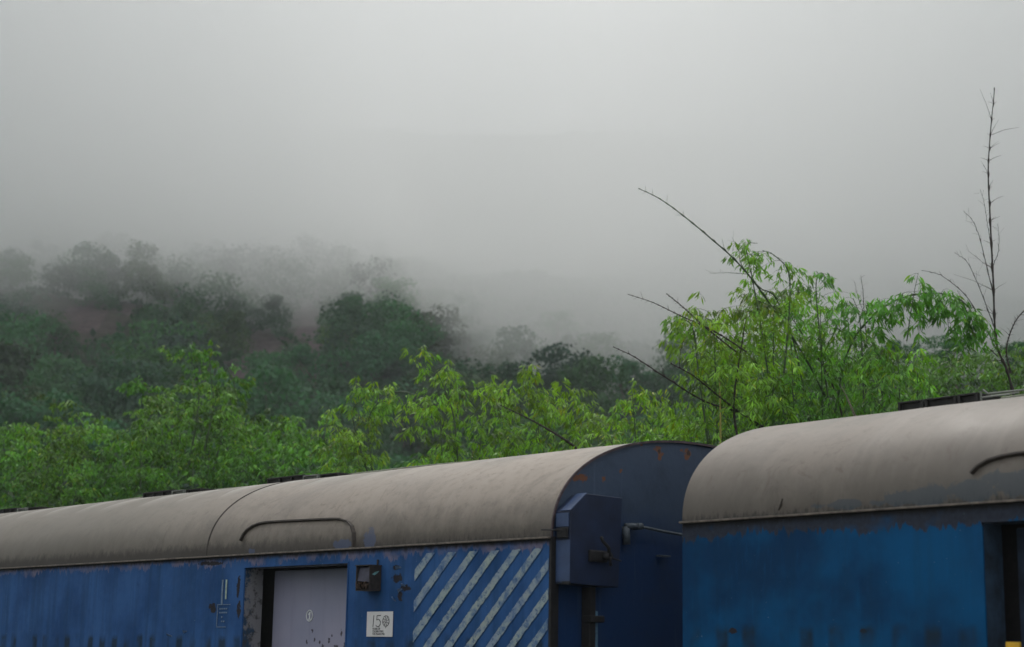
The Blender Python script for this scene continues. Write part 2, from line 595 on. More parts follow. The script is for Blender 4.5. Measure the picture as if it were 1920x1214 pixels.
# undergrowth between the trees
n = 60000
y = R.uniform(92, 330, n); x = R.uniform(-.37, .37, n) * y
P = np.stack([x, y, terrain(x, y)], 1)
qx, qy = proj(P)
ok = np.ones(n, bool)
for cx, cy, rx, ry in BARE: ok &= ((qx - cx) / rx) ** 2 + ((qy - cy) / ry) ** 2 > R.uniform(.75, 1.5, n)
P = P[ok]; n = len(P)
D = unit(R.normal(size=(n, 3)) * .6 + np.array([0, -.2, .9]))
L = R.uniform(.5, 1.4, n)
V, Q = leaf_quads(P, D, L, L * .7)
AV.append(V); AQ.append(Q + off); AC.append(R.uniform(.6, 1.25, (n, 1)) * np.array([.9, .9, .8])); off += len(V)
me = np_mesh('hillside_wood', np.concatenate(AV), np.concatenate(AQ), np.concatenate(AC))
w = link_mesh('hillside_wood', me, wood_leaf)
tag(w, 'dense dark green wood covering the misty hillside behind the train', 'wood', kind='stuff')
print('wood trees', cnt, 'quads', off // 4)

# haze: thin damp air round everything
bm = bmesh.new()
box(bm, -3100, 3100, -1600, 3700, -1.2, 215)
hz = bm_obj('haze', bm, volume_mat('damp air', (0.9, 0.95, 1.0), 0.00042, 0.3))
tag(hz, 'thin damp haze in the air round the train and the hill', 'haze', kind='stuff')

# ------------------------------------------------------------------ coach materials
def spots_mask(m, pts, axes, wob=0.02, wscale=30):
    """soft mask of blots: pts (u, v, ru, rv) in the object's own coordinates"""
    vec = m.coord()
    o = m.xyz(vec)
    u, v = o[axes[0]], o[axes[1]]
    nz = m.math('MULTIPLY', m.math('SUBTRACT', m.noise(wscale, 4, 0.65, vec), 0.5), 6.0)
    tot = None
    for (a, b, ra, rb) in pts:
        d = m.math('ADD', m.math('POWER', m.math('DIVIDE', m.math('SUBTRACT', u, a), ra), 2.0),
                   m.math('POWER', m.math('DIVIDE', m.math('SUBTRACT', v, b), rb), 2.0))
        k = m.ramp(m.math('ADD', d, nz), 1.05, 0.75)
        tot = k if tot is None else m.math('MAXIMUM', tot, k)
    return tot


def coach_blue(name, c1, c2, peel, dark, bright_spots, chips, seed, band=0.08, cover=(0.36, 0.56), stk=0.6):
    """weathered blue paint: cloudy fading, vertical streaks, flaked band under the gutter, chips"""
    m = Mat(name)
    vec = m.coord(loc=(seed, 0, 0))
    ob = m.coord()
    x, y, z = m.xyz(ob)
    big = m.noise(1.25, 4, 0.55, vec)
    col = m.mix(m.ramp(big, 0.36, 0.62, smooth=True), c1, c2)
    streak = m.noise(1.0, 5, 0.6, m.coord((9, 1, 0.5), (seed, 0, 0)))
    col = m.mix(m.ramp(streak, 0.45, 0.7, 0, stk), col, dark)
    col = m.mix(m.ramp(m.noise(1, 6, 0.7, m.coord((26, 1, 3), (seed, 3, 0))), 0.56, 0.75, 0, 0.3), col, tuple(q * 1.5 for q in c2))
    fine = m.noise(14, 6, 0.7, vec)
    col = m.mix(m.ramp(fine, 0.6, 0.8, 0, 0.35), col, tuple(q * .5 for q in dark))
    # flaked band below the gutter, ragged lower edge
    rag = m.math('MULTIPLY', m.math('SUBTRACT', m.noise(1, 5, 0.72, m.coord((16, 1, 1.6), (seed, 0, 2))), 0.5), 0.30)
    rag2 = m.math('MULTIPLY', m.math('SUBTRACT', m.noise(1.7, 2, 0.5, vec), 0.5), 0.24)
    edge = m.math('ADD', m.math('ADD', z, rag), rag2)
    pm = m.ramp(edge, HG - band - 0.005, HG - band + 0.005)
    pcol = m.mix(m.ramp(m.noise(22, 5, 0.7, vec), 0.35, 0.65), tuple(q * .7 for q in peel), peel)
    col = m.mix(m.math('MULTIPLY', pm, m.ramp(m.noise(2.6, 3, 0.6, vec), *cover)), col, pcol)
    # the gutter's shadow line, painted dark just below it
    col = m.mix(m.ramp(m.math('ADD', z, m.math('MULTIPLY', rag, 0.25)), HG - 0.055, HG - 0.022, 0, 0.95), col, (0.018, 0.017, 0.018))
    if bright_spots:
        col = m.mix(m.math('MULTIPLY', spots_mask(m, bright_spots, (0, 2), wscale=3), 0.6), col, tuple(q * 1.5 for q in c2))
    if chips:
        col = m.mix(spots_mask(m, chips, (0, 2), wscale=16), col, (0.022, 0.02, 0.025))
    # smears over the window heads further down
    zz = m.math('ADD', z, m.math('MULTIPLY', m.math('SUBTRACT', m.noise(9, 4, 0.7, vec), 0.5), 0.12))
    per = m.math('FRACT', m.math('MULTIPLY', x, 3.95))
    bl = m.math('MULTIPLY', m.ramp(m.math('ABSOLUTE', m.math('SUBTRACT', per, 0.5)), 0.3, 0.16), m.ramp(zz, 2.40, 2.34))
    col = m.mix(m.math('MULTIPLY', bl, m.ramp(m.noise(3, 2, 0.5, vec), 0.4, 0.55, 0, 0.85)), col, (0.012, 0.025, 0.04))
    spk = m.noise(60, 2, 0.5, vec)
    col = m.mix(m.ramp(spk, 0.74, 0.77, 0, 0.7), col, (0.35, 0.45, 0.5))
    m.base(col, m.ramp(fine, 0.3, 0.7, 0.5, 0.7), 0.12)
    h = m.math('ADD', m.math('MULTIPLY', big, 0.6), m.math('MULTIPLY', fine, 0.12))
    h = m.math('ADD', h, m.math('MULTIPLY', pm, -0.03))
    m.bump(h, 0.35, 0.03)
    return m.m


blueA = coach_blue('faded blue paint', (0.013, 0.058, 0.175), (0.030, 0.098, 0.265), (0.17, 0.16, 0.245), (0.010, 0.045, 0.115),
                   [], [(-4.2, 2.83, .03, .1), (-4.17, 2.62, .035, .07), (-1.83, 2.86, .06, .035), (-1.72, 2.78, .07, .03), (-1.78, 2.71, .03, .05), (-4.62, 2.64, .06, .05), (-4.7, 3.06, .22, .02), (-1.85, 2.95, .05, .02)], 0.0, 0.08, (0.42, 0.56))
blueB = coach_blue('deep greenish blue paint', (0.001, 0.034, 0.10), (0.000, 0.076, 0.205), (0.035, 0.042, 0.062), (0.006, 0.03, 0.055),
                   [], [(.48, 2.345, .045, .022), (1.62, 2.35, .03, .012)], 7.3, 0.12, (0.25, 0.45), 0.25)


def roof_mat(name, seed, smears, c_lo, c_hi, smear_c=(0.055, 0.085, 0.17)):
    m = Mat(name)
    vec = m.coord(loc=(seed, 0, 0)); x, y, z = m.xyz(m.coord())
    big = m.noise(0.7, 4, 0.55, vec)
    col = m.mix(m.ramp(big, 0.3, 0.7, smooth=True), c_lo, c_hi)
    col = m.mix(m.ramp(m.noise(1, 6, 0.65, m.coord((7, 0.7, 0.7), (seed, 0, 0))), 0.5, 0.75, 0, 0.16), col, (0.38, 0.34, 0.30))
    col = m.mix(m.ramp(m.noise(11, 7, 0.7, vec), 0.5, 0.75, 0, 0.5), col, (0.12, 0.10, 0.085))
    col = m.mix(m.ramp(m.noise(1.6, 6, 0.7, m.coord(loc=(seed + 5, 1, 1)), 1.5), 0.5, 0.66, 0, 0.45), col, (0.15, 0.13, 0.115))
    col = m.mix(m.ramp(m.noise(3.1, 6, 0.75, m.coord((1, 1, 1), (seed + 9, 0, 0)), 2.5), 0.57, 0.63, 0, 0.35), col, (0.10, 0.07, 0.055))
    # drips running down from the crest between the sheets
    drip = m.noise(1, 3, 0.5, m.coord((3.4, 0.15, 0.15), (seed, 0, 0)))
    col = m.mix(m.math('MULTIPLY', m.ramp(drip, 0.47, 0.62, 0, 0.75), m.ramp(z, HG + 0.62, HG + 0.8)), col, (0.12, 0.12, 0.1))
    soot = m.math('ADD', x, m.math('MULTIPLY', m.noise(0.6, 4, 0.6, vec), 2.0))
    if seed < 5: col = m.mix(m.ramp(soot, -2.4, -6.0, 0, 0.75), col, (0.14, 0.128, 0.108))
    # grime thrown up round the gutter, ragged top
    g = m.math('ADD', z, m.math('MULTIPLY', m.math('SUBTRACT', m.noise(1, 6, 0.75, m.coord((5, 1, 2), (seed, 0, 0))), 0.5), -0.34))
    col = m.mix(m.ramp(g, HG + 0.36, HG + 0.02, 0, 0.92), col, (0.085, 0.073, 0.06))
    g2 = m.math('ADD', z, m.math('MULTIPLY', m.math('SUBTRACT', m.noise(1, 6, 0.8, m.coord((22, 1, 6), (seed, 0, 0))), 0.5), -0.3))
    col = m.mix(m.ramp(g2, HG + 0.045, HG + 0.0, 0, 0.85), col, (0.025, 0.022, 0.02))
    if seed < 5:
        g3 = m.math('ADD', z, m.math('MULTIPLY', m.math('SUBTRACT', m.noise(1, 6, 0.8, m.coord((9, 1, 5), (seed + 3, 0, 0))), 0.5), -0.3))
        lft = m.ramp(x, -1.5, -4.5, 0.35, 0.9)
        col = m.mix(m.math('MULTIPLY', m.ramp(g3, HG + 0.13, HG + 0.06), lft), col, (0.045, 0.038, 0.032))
        # pale wedges paint the shading beside the cross joints at the crest
        wob = m.math('MULTIPLY', m.noise(1.1, 2, 0.5, vec), 0.8)
        per = m.math('FRACT', m.math('ADD', m.math('MULTIPLY', x, 1.35), wob))
        wd = m.math('MULTIPLY', m.ramp(per, 0.02, 0.55, 0.75, 0), m.ramp(z, HG + 0.60, HG + 0.80))
        wd = m.math('MULTIPLY', wd, m.ramp(x, -2.0, -4.5))
        col = m.mix(wd, col, (0.42, 0.40, 0.36))
        dk = m.math('MULTIPLY', m.ramp(per, 0.90, 0.99, 0, 0.6), m.math('MULTIPLY', m.ramp(z, HG + 0.62, HG + 0.76), m.ramp(x, -2.0, -4.5)))
        col = m.mix(dk, col, (0.09, 0.085, 0.07))
    if smears:
        col = m.mix(m.math('MULTIPLY', spots_mask(m, smears, (0, 2), wscale=5), 0.6), col, smear_c)
    sc2 = m.noise(1, 5, 0.6, m.coord((30, 8, 8), (seed, 4, 0)))
    col = m.mix(m.ramp(sc2, 0.7, 0.74, 0, 0.6), col, (0.05, 0.045, 0.04))
    m.base(col, m.ramp(big, 0.3, 0.7, 0.5, 0.72), 0.35)
    m.bump(m.math('ADD', m.noise(1.6, 3, 0.5, vec), m.math('MULTIPLY', m.noise(40, 4, 0.6, vec), 0.03)), 0.25, 0.05)
    return m.m


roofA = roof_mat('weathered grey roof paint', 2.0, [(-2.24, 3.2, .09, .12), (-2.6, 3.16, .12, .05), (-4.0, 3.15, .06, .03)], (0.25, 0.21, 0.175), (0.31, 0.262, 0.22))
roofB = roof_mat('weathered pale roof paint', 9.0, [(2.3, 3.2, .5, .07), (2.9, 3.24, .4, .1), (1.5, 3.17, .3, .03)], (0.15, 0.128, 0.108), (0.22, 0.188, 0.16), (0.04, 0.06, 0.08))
dark_rubber = plain('black rubber and soot', (0.009, 0.008, 0.009), 0.7, 0.5, 20)
gutter_m = plain('bare gutter metal', (0.14, 0.115, 0.095), 0.6, 0.5, 18)
vent_m = plain('sooty vent metal', (0.02, 0.019, 0.017), 0.7, 0.5, 25)
pale_metal = plain('grey vent box metal', (0.16, 0.17, 0.15), 0.7, 0.4, 25)
door_m = Mat('lavender grey door paint')
_v = door_m.coord()
_c = door_m.mix(door_m.ramp(door_m.noise(1.3, 3, 0.5, _v), 0.35, 0.65), (0.24, 0.25, 0.35), (0.31, 0.30, 0.40))
_c = door_m.mix(door_m.ramp(door_m.noise(1, 4, 0.6, door_m.coord((14, 1, 1.2))), 0.55, 0.75, 0, 0.3), _c, (0.18, 0.17, 0.24))
_c = door_m.mix(spots_mask(door_m, [(-2.98, 2.42, .012, .03), (-3.16, 2.36, .015, .03), (-2.88, 2.52, .014, .02), (-2.8, 2.47, .01, .02), (-2.86, 2.40, .012, .016), (-2.75, 2.38, .012, .02), (-3.42, 2.44, .014, .016), (-3.3, 2.34, .014, .018), (-2.68, 2.34, .02, .03), (-3.05, 2.3, .03, .02), (-2.93, 2.31, .012, .03), (-3.25, 2.30, .02, .02), (-2.66, 2.46, .012, .018), (-3.5, 2.34, .015, .02), (-3.12, 2.40, .010, .012), (-2.72, 2.33, .018, .02), (-3.38, 2.36, .012, .02)], (0, 2), wscale=40), _c, (0.05, 0.04, 0.06))
door_m.base(_c, 0.5, 0.4)
door_m.bump(door_m.noise(1.5, 3, 0.5, _v), 0.2, 0.03)
jamb_m = Mat('scuffed vestibule lining')
_v = jamb_m.coord()
_c = jamb_m.mix(jamb_m.ramp(jamb_m.math('ADD', jamb_m.noise(5, 6, 0.7, _v), jamb_m.math('MULTIPLY', jamb_m.xyz()[1], 1.2)), 0.52, 0.6), (0.03, 0.06, 0.11), (0.21, 0.205, 0.22))
_c = jamb_m.mix(jamb_m.ramp(jamb_m.noise(13, 6, 0.7, _v), 0.52, 0.6, 0, .8), _c, (0.05, 0.05, 0.05))
jamb_m.base(_c, 0.7, 0.3)

end_m = Mat('rust spotted dark blue end wall paint')
_v = end_m.coord()
_x, _y, _z = end_m.xyz()
_c = end_m.mix(end_m.ramp(end_m.math('ADD', _z, end_m.math('MULTIPLY', end_m.noise(2.5, 4, 0.6, _v), 0.3)), 3.2, 3.6, smooth=True), (0.002, 0.026, 0.095), (0.034, 0.055, 0.095))  # paler towards the top: skylight on the wall put into the paint colour
_c = end_m.mix(end_m.ramp(end_m.noise(3, 6, 0.7, _v), 0.5, 0.7, 0, .4), _c, (0.012, 0.02, 0.035))
_c = end_m.mix(end_m.ramp(end_m.noise(1, 5, 0.65, end_m.coord((1, 14, .8))), 0.58, 0.75, 0, .35), _c, (0.09, 0.12, 0.19))
_c = end_m.mix(spots_mask(end_m, [(1.2, 3.852, .038, .04), (1.17, 3.885, .05, .025), (1.527, 3.878, .045, .045), (1.50, 3.90, .05, .02), (0.564, 3.612, .022, .03), (.30, 3.59, .1, .03), (1.80, 3.84, .022, .03), (.98, 3.9, .018, .01), (.75, 3.68, .015, .018)], (1, 2), wscale=22), _c, (0.13, 0.05, 0.022))
_c = end_m.mix(spots_mask(end_m, [(1.19, 3.868, .016, .016), (1.535, 3.888, .02, .02)], (1, 2), wscale=40), _c, (0.04, 0.018, 0.01))
end_m.base(_c, 0.55, 0.35)
end_m.bump(end_m.noise(2.5, 4, 0.6, _v), 0.3, 0.03)
end_m = end_m.m

stripe_m = Mat('worn pale stripe paint')
_v = stripe_m.coord()
_c = stripe_m.mix(stripe_m.ramp(stripe_m.noise(3.2, 4, 0.6, _v), 0.35, 0.65), (0.21, 0.27, 0.36), (0.30, 0.36, 0.34))
_c = stripe_m.mix(stripe_m.ramp(stripe_m.noise(1.7, 3, 0.6, _v), 0.55, 0.7, 0, .5), _c, (0.42, 0.42, 0.25))
_c = stripe_m.mix(stripe_m.ramp(stripe_m.noise(9, 7, 0.75, _v), 0.47, 0.60, 0, .85), _c, (0.05, 0.12, 0.26))
_c = stripe_m.mix(stripe_m.ramp(stripe_m.noise(26, 5, 0.75, _v), 0.55, 0.62, 0, .8), _c, (0.03, 0.08, 0.19))
stripe_m.base(_c, 0.6, 0.3)
stripe_m = stripe_m.m
white_m = plain('off white sticker vinyl', (0.62, 0.60, 0.60), 0.5, 0.06, 12, 0.05)
ink_m = plain('dark printing ink', (0.035, 0.035, 0.04), 0.6, 0.2, 50, 0.0)
white_paint = plain('white stencil paint', (0.65, 0.66, 0.68), 0.6, 0.15, 40)
faint_m = plain('faint grey stencil paint', (0.12, 0.18, 0.27), 0.6, 0.3, 60)
yellowish = plain('faded yellowish paint', (0.30, 0.38, 0.33), 0.6, 0.4, 40)
box_m = plain('dark blue junction box paint', (0.010, 0.018, 0.046), 0.5, 0.35, 5)
box_side = plain('lit side box blue', (0.032, 0.058, 0.13), 0.5, 0.2, 7)  # lighter blue, brightness of the box's lit side painted into the colour
steel_m = plain('greyish handrail steel', (0.06, 0.075, 0.09), 0.5, 0.4, 30)
yellow_m = plain('yellow painted bracket', (0.62, 0.36, 0.02), 0.5, 0.2, 20)
glint_m = plain('pale teal glint chip', (0.25, 0.5, 0.5), 0.15, 0.3, 30)
leafy_m = plain('dead leaf litter', (0.09, 0.06, 0.045), 0.9, 0.5, 60)
iron_m = plain('underframe iron', (0.03, 0.028, 0.026), 0.8, 0.4, 12)


def profile(n=72):
    t = np.linspace(0, PI, n)
    c, s = np.cos(t), np.sin(t)
    return CW / 2 * (1 - np.sign(c) * np.abs(c) ** (2 / NP)), HG + (HR - HG) * np.abs(s) ** (2 / NP)


PL, PZ = profile()


def roof_y(z):
    """lateral of the near flank of the roof at height z"""
    k = np.argmax(PZ >= z)
    return float(np.interp(z, PZ[:36], PL[:36]))


def side_skin(x0, x1, holes, z0, z1, y=0.0, step=0.09, flip=False):
    xs = set(np.round(np.arange(x0, x1, step), 4)) | {x1}
    zs = set(np.round(np.arange(z0, z1, step), 4)) | {z1}
    for h in holes: xs |= {h[0], h[1]}; zs |= {h[2], h[3]}
    xs = np.array(sorted(xs)); zs = np.array(sorted(zs))
    X, Z = np.meshgrid(xs, zs)
    Yd = 0.006 * fbm(X / 0.45 + 50, Z / 0.5, 4, 3)
    fade = np.minimum(np.clip((X - x0) / .2, 0, 1), np.clip((x1 - X) / .2, 0, 1))
    V = np.stack([X, y + Yd * fade, Z], -1).reshape(-1, 3)
    q = []
    n = len(xs)
    for j in range(len(zs) - 1):
        for i in range(n - 1):
            cx, cz = (xs[i] + xs[i + 1]) / 2, (zs[j] + zs[j + 1]) / 2
            if any(h[0] < cx < h[1] and h[2] < cz < h[3] for h in holes): continue
            f = [j * n + i, j * n + i + 1, (j + 1) * n + i + 1, (j + 1) * n + i]
            q.append(f if not flip else f[::-1])
    return np_mesh('body_side', V, np.array(q))


def build_coach(name, C, label, x0, x1, doors, side_m, roof_m, end_mt, jamb, leaf_m, cut):
    x_, y_, w, dz = C
    root = empty(name, (x_, y_, dz), w - PI / 2)
    tag(root, label, 'train coach', 'blue railway coaches coupled in one train')
    holes = [(a, b, 1.25, 3.0) for a, b in doors]
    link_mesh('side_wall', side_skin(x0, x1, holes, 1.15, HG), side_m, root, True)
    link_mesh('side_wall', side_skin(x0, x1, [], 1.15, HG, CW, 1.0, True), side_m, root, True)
    # roof shell with slight unevenness
    nxr = int((x1 - x0) / 0.16)
    xs = np.linspace(x0 - 0.0, x1 + 0.0, nxr)
    X, T = np.meshgrid(xs, np.arange(len(PL)))
    dl = np.gradient(PL); dz_ = np.gradient(PZ)
    nn = np.sqrt(dl ** 2 + dz_ ** 2); ny_, nz_ = -dz_ / nn, dl / nn
    amp = 0.007 * fbm(X / 0.55 + 90, T / 9.0, 8, 3) * np.clip(np.minimum(X - x0, x1 - X) / .3, 0, 1)
    V = np.stack([X, PL[T] + ny_[T] * amp, PZ[T] + nz_[T] * amp], -1).reshape(-1, 3)
    n = nxr
    Q = np.array([[j * n + i, j * n + i + 1, (j + 1) * n + i + 1, (j + 1) * n + i] for j in range(len(PL) - 1) for i in range(n - 1)])
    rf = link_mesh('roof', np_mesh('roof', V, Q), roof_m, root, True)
    # end walls: flat plates with the roof's outline, set just inside the shell
    for xe, sg in ((x0 + 0.012, -1), (x1 - 0.012, 1)):
        bm = bmesh.new()
        pts = [(0.004, 1.15)] + [(l + 0.004 * (1 - 2 * l / CW), z - 0.004) for l, z in zip(PL, PZ)] + [(CW - 0.004, 1.15)]
        vs = [bm.verts.new((xe, p[0], p[1])) for p in pts]
        bm.faces.new(vs if sg > 0 else vs[::-1])
        bm_obj('end_wall', bm, end_mt, root)
    # gutter: thin rolled lip along the cant rail
    for yy in ((-0.038, 0.004), (CW - 0.004, CW + 0.038)):
        bm = bmesh.new()
        box(bm, x0, x1 + 0.004, yy[0], yy[1], HG - 0.010, HG + 0.004, 0.003)
        bmesh.ops.subdivide_edges(bm, edges=[e for e in bm.edges if abs(e.verts[0].co.x - e.verts[1].co.x) > 5], cuts=120)
        for v in bm.verts:
            v.co.z += 0.004 * float(fbm(np.array(v.co.x / .35), np.array(.3), 3, 3)); v.co.y += 0.006 * float(fbm(np.array(v.co.x / .5), np.array(7.3), 3, 2))
        bm_obj('gutter', bm, gutter_m, root)
    # floor and underframe, bogies
    bm = bmesh.new(); box(bm, x0 + .05, x1 - .05, .05, CW - .05, 1.0, 1.149); bm_obj('underframe', bm, iron_m, root)
    for bx in (x0 + 3.2, x1 - 3.2):
        bm = bmesh.new()
        box(bm, bx - 1.7, bx + 1.7, .55, .75, .45, .75, .03); box(bm, bx - 1.7, bx + 1.7, CW - .75, CW - .55, .45, .75, .03); box(bm, bx - .3, bx + .3, .7, CW - .7, .5, .99, .02)
        bg = bm_obj('bogie', bm, iron_m, root)
        for ax in (-1.25, 1.25):
            for wy in (.78, CW - .9):
                bm = bmesh.new()
                bmesh.ops.create_cone(bm, cap_ends=True, segments=32, radius1=.44, radius2=.46, depth=.12, matrix=Matrix.Translation((bx + ax, wy + .06, .455)) @ Matrix.Rotation(PI / 2, 4, 'X'))
                bm_obj('wheel', bm, iron_m, bg, False)
    # doors: recess, lining, leaf
    for di, (a, b) in enumerate(doors):
        bm = bmesh.new()
        box(bm, a - .03, a, .008, .20, 1.25, 3.03); box(bm, b, b + .03, .008, .20, 1.25, 3.03); box(bm, a + .0005, b - .0005, .008, .20, 3.0, 3.03); box(bm, a, b, .012, .34, 1.18, 1.25)
        bm_obj('door_frame', bm, jamb, root)
        bm = bmesh.new()
        box(bm, a - .5, b + .5, .355, .40, 1.25, 3.11, 0)
        bm_obj('vestibule_lining', bm, dark_rubber, root)
        bm = bmesh.new()
        box(bm, a + .035, b + .2, .30, .345, 1.26, 2.985, .012)
        dr = bm_obj('door', bm, leaf_m, root)
        bm = bmesh.new(); tube(bm, [(b - .18, .27, 1.7), (b - .18, .255, 1.75), (b - .18, .255, 2.05), (b - .18, .27, 2.1)], .012, 8); bm_obj('handle', bm, steel_m, dr, True)
        bm = bmesh.new()
        box(bm, a - .012, a + .0, -.008, .006, 1.25, 3.0); box(bm, b, b + .012, -.008, .006, 1.25, 3.0); box(bm, a - .012, b + .012, -.010, .006, 3.001, 3.014)
        bm_obj('door_edging', bm, side_m, root)
        # curved rain strip on the roof flank above the door
        c = (a + b) / 2
        pts = []
        for (dx, z) in ((-.895, 3.13), (-.90, 3.19), (-.893, 3.25), (-.87, 3.305), (-.83, 3.345), (-.76, 3.378), (-.66, 3.397), (-.56, 3.404), (-.3, 3.402), (0, 3.396), (.3, 3.39), (.5, 3.385), (.6, 3.379), (.72, 3.355), (.81, 3.31), (.862, 3.25), (.88, 3.19), (.88, 3.13)):
            if dx < -.5 and z < cut: continue
            pts.append((c + dx, z))
        bm = bmesh.new()
        ring = []
        P3 = []
        for k in range(len(pts) - 1):
            for f in np.linspace(0, 1, 5)[:-1]:
                P3.append((pts[k][0] * (1 - f) + pts[k + 1][0] * f, pts[k][1] * (1 - f) + pts[k + 1][1] * f))
        P3.append(pts[-1])
        for k, (xx, zz) in enumerate(P3):
            yy = roof_y(zz)
            # outward normal of the flank
            y2 = roof_y(zz + .02); nrm = Vector((0, -.02, y2 - yy)).normalized()
            a_, b_ = P3[max(k - 1, 0)], P3[min(k + 1, len(P3) - 1)]
            t = Vector((b_[0] - a_[0], 0, b_[1] - a_[1])).normalized()
            u = Vector((-t.z, 0, t.x))
            u.y = (y2 - yy) / .02 * u.z; u.normalize()
            o = Vector((xx, yy, zz))
            ring.append([bm.verts.new(o - nrm * .01 - u * .007), bm.verts.new(o + nrm * .030 - u * .009), bm.verts.new(o + nrm * .031 + u * .004), bm.verts.new(o - nrm * .01 + u * .014)])
        for r0, r1 in zip(ring, ring[1:]):
            for q in range(4): bm.faces.new((r0[q], r0[(q + 1) % 4], r1[(q + 1) % 4], r1[q]))
        bm.faces.new(ring[0][::-1]); bm.faces.new(ring[-1])
        bmesh.ops.recalc_face_normals(bm, faces=bm.faces)
        s_ = bm_obj('rain_strip', bm, roof_strip_m, root)
    return root, rf


roof_strip_m = plain('grimy rain strip', (0.04, 0.031, 0.026), 0.7, 0.5, 16)


def arc_strip(bm, x, width, h, k0, k1):
    """raised band following the roof's arc"""
    dl = np.gradient(PL); dz_ = np.gradient(PZ); nn = np.sqrt(dl ** 2 + dz_ ** 2)
    prev = None
    for k in range(k0, k1):
        ny_, nz_ = -dz_[k] / nn[k], dl[k] / nn[k]
        r = [bm.verts.new((x - width / 2, PL[k] - ny_ * .003, PZ[k] - nz_ * .003)), bm.verts.new((x - width / 2 * .7, PL[k] + ny_ * h, PZ[k] + nz_ * h)), bm.verts.new((x + width / 2 * .7, PL[k] + ny_ * h, PZ[k] + nz_ * h)), bm.verts.new((x + width / 2, PL[k] - ny_ * .003, PZ[k] - nz_ * .003))]
        if prev:
            for q in range(3): bm.faces.new((prev[q], prev[q + 1], r[q + 1], r[q]))
        prev = r


A_, roofAo = build_coach('railway_coach', COACH_A, 'blue coach with diagonal pale stripes, white sticker and numbered door, dark end wall showing', -22.0, 0.0,
                         [(-4.095, -2.506), (-20.1, -18.5)], blueA, roofA, end_m, jamb_m.m, door_m.m, 3.22)
B_, roofBo = build_coach('railway_coach', COACH_B, 'plain deep blue coach without stripes, overlapping the end wall of the striped coach', 0.0, 21.0,
                         [(2.54, 4.13), (18.0, 19.6)], blueB, roofB, end_m, plain('dark scuffed blue lining', (0.02, 0.04, 0.07), .7, .6, 8), plain('dark blue door paint', (0.02, 0.035, 0.065), .6, .5, 6), 3.29)

for par, xs in ((roofAo, (-4.775, -14.2)), (roofBo, (4.9, 9.6))):
    for x in xs:
        bm = bmesh.new(); arc_strip(bm, x, .026, .007, 0, 72)
        bm_obj('roof_seam', bm, roof_strip_m, par, True)
# dark rim and corner strip round the near end wall of the striped coach, pale lip on the other
bm = bmesh.new()
dl = np.gradient(PL); dz_ = np.gradient(PZ); nn = np.sqrt(dl ** 2 + dz_ ** 2)
prev = None
for k in range(72):
    ny_, nz_ = -dz_[k] / nn[k], dl[k] / nn[k]
    r = [bm.verts.new((0.0, PL[k] + ny_ * .004, PZ[k] + nz_ * .004)), bm.verts.new((.012, PL[k] + ny_ * .004, PZ[k] + nz_ * .004)), bm.verts.new((.012, PL[k] - ny_ * .014, PZ[k] - nz_ * .014)), bm.verts.new((-.011, PL[k] - ny_ * .014, PZ[k] - nz_ * .014))]
    if prev:
        for q in range(3): bm.faces.new((prev[q], prev[q + 1], r[q + 1], r[q]))
    prev = r
bmesh.ops.recalc_face_normals(bm, faces=bm.faces)
bm_obj('roof_rim', bm, plain('rusty rim', (0.06, 0.04, 0.045), .7, .5, 20), A_)
bm = bmesh.new(); box(bm, -.011, .014, -.005, .075, 1.15, 3.13, .004)
bm_obj('corner_strip', bm, dark_rubber, A_)

# ------------------------------------------------------------------ details on the striped coach
def sideA(px, py, lat=0.0): return on_side(px, py, COACH_A, lat)


XL, XR, ZT = -1.59, -0.012, 3.052
bm = bmesh.new()


def clip_poly(poly, f):
    out = []
    for i in range(len(poly)):
        a, b = poly[i], poly[(i + 1) % len(poly)]
        fa, fb = f(a), f(b)
        if fa >= 0: out.append(a)
        if (fa >= 0) != (fb >= 0):
            t = fa / (fa - fb); out.append((a[0] + (b[0] - a[0]) * t, a[1] + (b[1] - a[1]) * t))
    return out


for k in range(11):
    cxp = 740 + (140 + 193 * k) / 4.78   # where the stripe's left edge meets the top, from stripe to stripe
    q = []
    ytop = 960 + (365 - 8 * k) / 4.78
    for dx in (0, 14.6):
        for (dy) in (-20, 260):
            pxx = cxp + 158 / 4.78 * 1 + dx - .71 * dy; q.append(sideA(pxx, ytop + dy))
    poly = [q[0], q[1], q[3], q[2]]
    poly = clip_poly(poly, lambda p: p[0] - XL)
    if len(poly) > 2: poly = clip_poly(poly, lambda p: XR - p[0])
    if len(poly) > 2: poly = clip_poly(poly, lambda p: (3.052 + (p[0] - XL) * -.006) - p[1])
    if len(poly) > 2: poly = clip_poly(poly, lambda p: p[1] - 1.75)
    if len(poly) < 3: continue
    # ragged outline: hand brushed edges
    pts = []
    for i in range(len(poly)):
        a, b = poly[i], poly[(i + 1) % len(poly)]
        L = math.hypot(b[0] - a[0], b[1] - a[1]); n = max(1, int(L / .02))
        for j in range(n):
            t = j / n
            e = .0035 * math.sin(t * math.pi) ** .3 if 0 < j else 0
            pts.append((a[0] + (b[0] - a[0]) * t + random.uniform(-e, e), a[1] + (b[1] - a[1]) * t + random.uniform(-e, e)))
    vs = [bm.verts.new((p[0], -.0075, p[1])) for p in pts]
    fc_ = bm.faces.new(vs)
    fc_.normal_update()
    if fc_.normal.y > 0: fc_.normal_flip()
bmesh.ops.triangulate(bm, faces=bm.faces)
bm_obj('painted_stripes', bm, stripe_m, A_)


